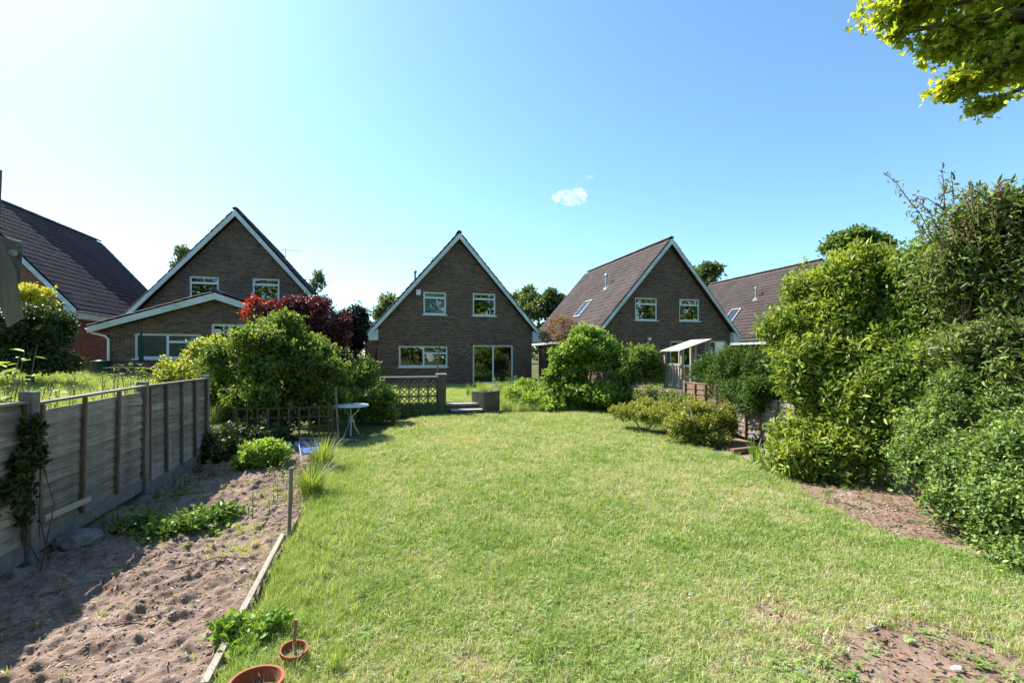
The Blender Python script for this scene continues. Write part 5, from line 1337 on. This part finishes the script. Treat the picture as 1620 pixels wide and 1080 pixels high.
# dry grass and leaf litter under the hedge
X, Y = sample(2.0, 6.8, 1.5, 6.6, 9000); k = ~inpoly(X + .2, Y, LAWN) | (bare(X, Y) > rg.random(9000) + .1); X, Y = X[k], Y[k]; n = len(X)
D_ = np.stack([rg.normal(size=n), rg.normal(size=n), rg.normal(size=n) * .12], 1)
tag(link(bpy.data.objects.new('leaf_litter', leaves_mesh('leaf_litter', np.stack([X, Y, H(X, Y) + .025 + rg.random(n) * .01], 1), D_, np.tile([0, 0, 1.], (n, 1)) + rg.normal(size=(n, 3)) * .2, rg.uniform(.02, .06, n), .45, OVAL, M['l_brown'], rg.random(n)))),
    'dry fallen leaves on the earth strip under the hedge', 'leaf litter', kind='stuff')
# single stones
for i, (px, py, r, lab) in enumerate(((385, 910, .035, 'flat white stone on the soil bed beside the grass tuft'), (1515, 1060, .045, 'pale stone on the bare patch near the bottom edge'), (1378, 995, .04, 'grey-white stone at the top of the bare earth patch'), (1270, 1062, .05, 'flat buff stone left of the bare earth patch'))):
    dd_ = EYE * 726 / (py - 564); c = at(px, py, dd_)
    bm = bmesh.new(); bmesh.ops.create_icosphere(bm, subdivisions=2, radius=r)
    for v in bm.verts: v.co = v.co * random.uniform(.88, 1.1); v.co.z *= .45; v.co.y *= .7
    me = bpy.data.meshes.new('stone'); bm.to_mesh(me); bm.free(); me.materials.append(M['stone_white'])
    o = link(bpy.data.objects.new('stone', me)); o.location = (c.x, c.y, float(soil_h(c.x, c.y) if c.x < -.9 else H(c.x, c.y)) + .012); tag(o, lab, 'stone')
for i, (px, py, lab) in enumerate(((1572, 948, 'first white pebble of the row at the hedge foot'), (1588, 962, 'second white pebble of the row at the hedge foot'), (1600, 975, 'third white pebble of the row at the hedge foot'), (1612, 985, 'last white pebble of the row at the hedge foot'))):
    c = at(px, py, EYE * 726 / (py - 564)); bm = bmesh.new(); bmesh.ops.create_icosphere(bm, subdivisions=2, radius=.015)
    for v in bm.verts: v.co = v.co * random.uniform(.88, 1.1); v.co.z *= .6
    me = bpy.data.meshes.new('pebble'); bm.to_mesh(me); bm.free(); me.materials.append(M['stone_white'])
    o = link(bpy.data.objects.new('pebble', me)); o.location = (c.x, c.y, float(H(c.x, c.y)) + .01); tag(o, lab, 'pebble', 'white pebbles at the hedge foot')
bm = bmesh.new(); bmesh.ops.create_icosphere(bm, subdivisions=3, radius=.2)
for v in bm.verts: v.co = v.co * random.uniform(.9, 1.08); v.co.z *= .5
me = bpy.data.meshes.new('concrete_lump'); bm.to_mesh(me); bm.free(); me.materials.append(M['rock_dark'])
o = link(bpy.data.objects.new('concrete_lump', me)); o.location = (-2.9, 5.55, .08); tag(o, 'grey lump of concrete in the shade at the fence foot', 'rubble')

# ------------------------------------------------------------------ small cloud
def m_cloud():
    t = NT('cloud_vapour'); v = t.coord('Object')
    n = t.noise(v, .22, 7, .7)
    de = t.ramp(n, [(.40, (0, 0, 0)), (.70, (1, 1, 1))])
    mu = t.n('ShaderNodeMath', operation='MULTIPLY'); t.l(de, mu.inputs[0]); mu.inputs[1].default_value = .13
    vs = t.n('ShaderNodeVolumePrincipled'); vs.inputs['Color'].default_value = (1, 1, 1, 1); vs.inputs['Anisotropy'].default_value = .35
    t.l(mu.outputs[0], vs.inputs['Density']); t.l(vs.outputs[0], t.out.inputs['Volume']); return t.m
M['cloud'] = m_cloud(); M['cloud'].cycles.volume_step_rate = 3
def cloud(label, px, py, w, h, seed, d=420):
    rng = np.random.default_rng(seed); c = at(px, py, d); s = d / 726; bm = bmesh.new()
    for k in range(9):
        t = rng.uniform(-1, 1); r = (1 - abs(t)) * .5 + .35
        bmesh.ops.create_icosphere(bm, subdivisions=2, radius=1, matrix=Matrix.Translation((CA * t * w * s * .42, -SA * t * w * s * .42, rng.uniform(-.25, .25) * h * s)) @ Matrix.Diagonal((w * s * .22 * r * 1.6, w * s * .16, h * s * .45 * r, 1)))
    me = bpy.data.meshes.new('cloud'); bm.to_mesh(me); bm.free(); me.materials.append(M['cloud'])
    o = link(bpy.data.objects.new('cloud', me)); o.location = c; return tag(o, label, 'cloud')
cloud('small white cloud alone in the blue sky above the right-hand house', 903, 311, 62, 28, 3)
cloud('tiny cloud wisp just above right of the small white cloud', 931, 280, 17, 7, 4)
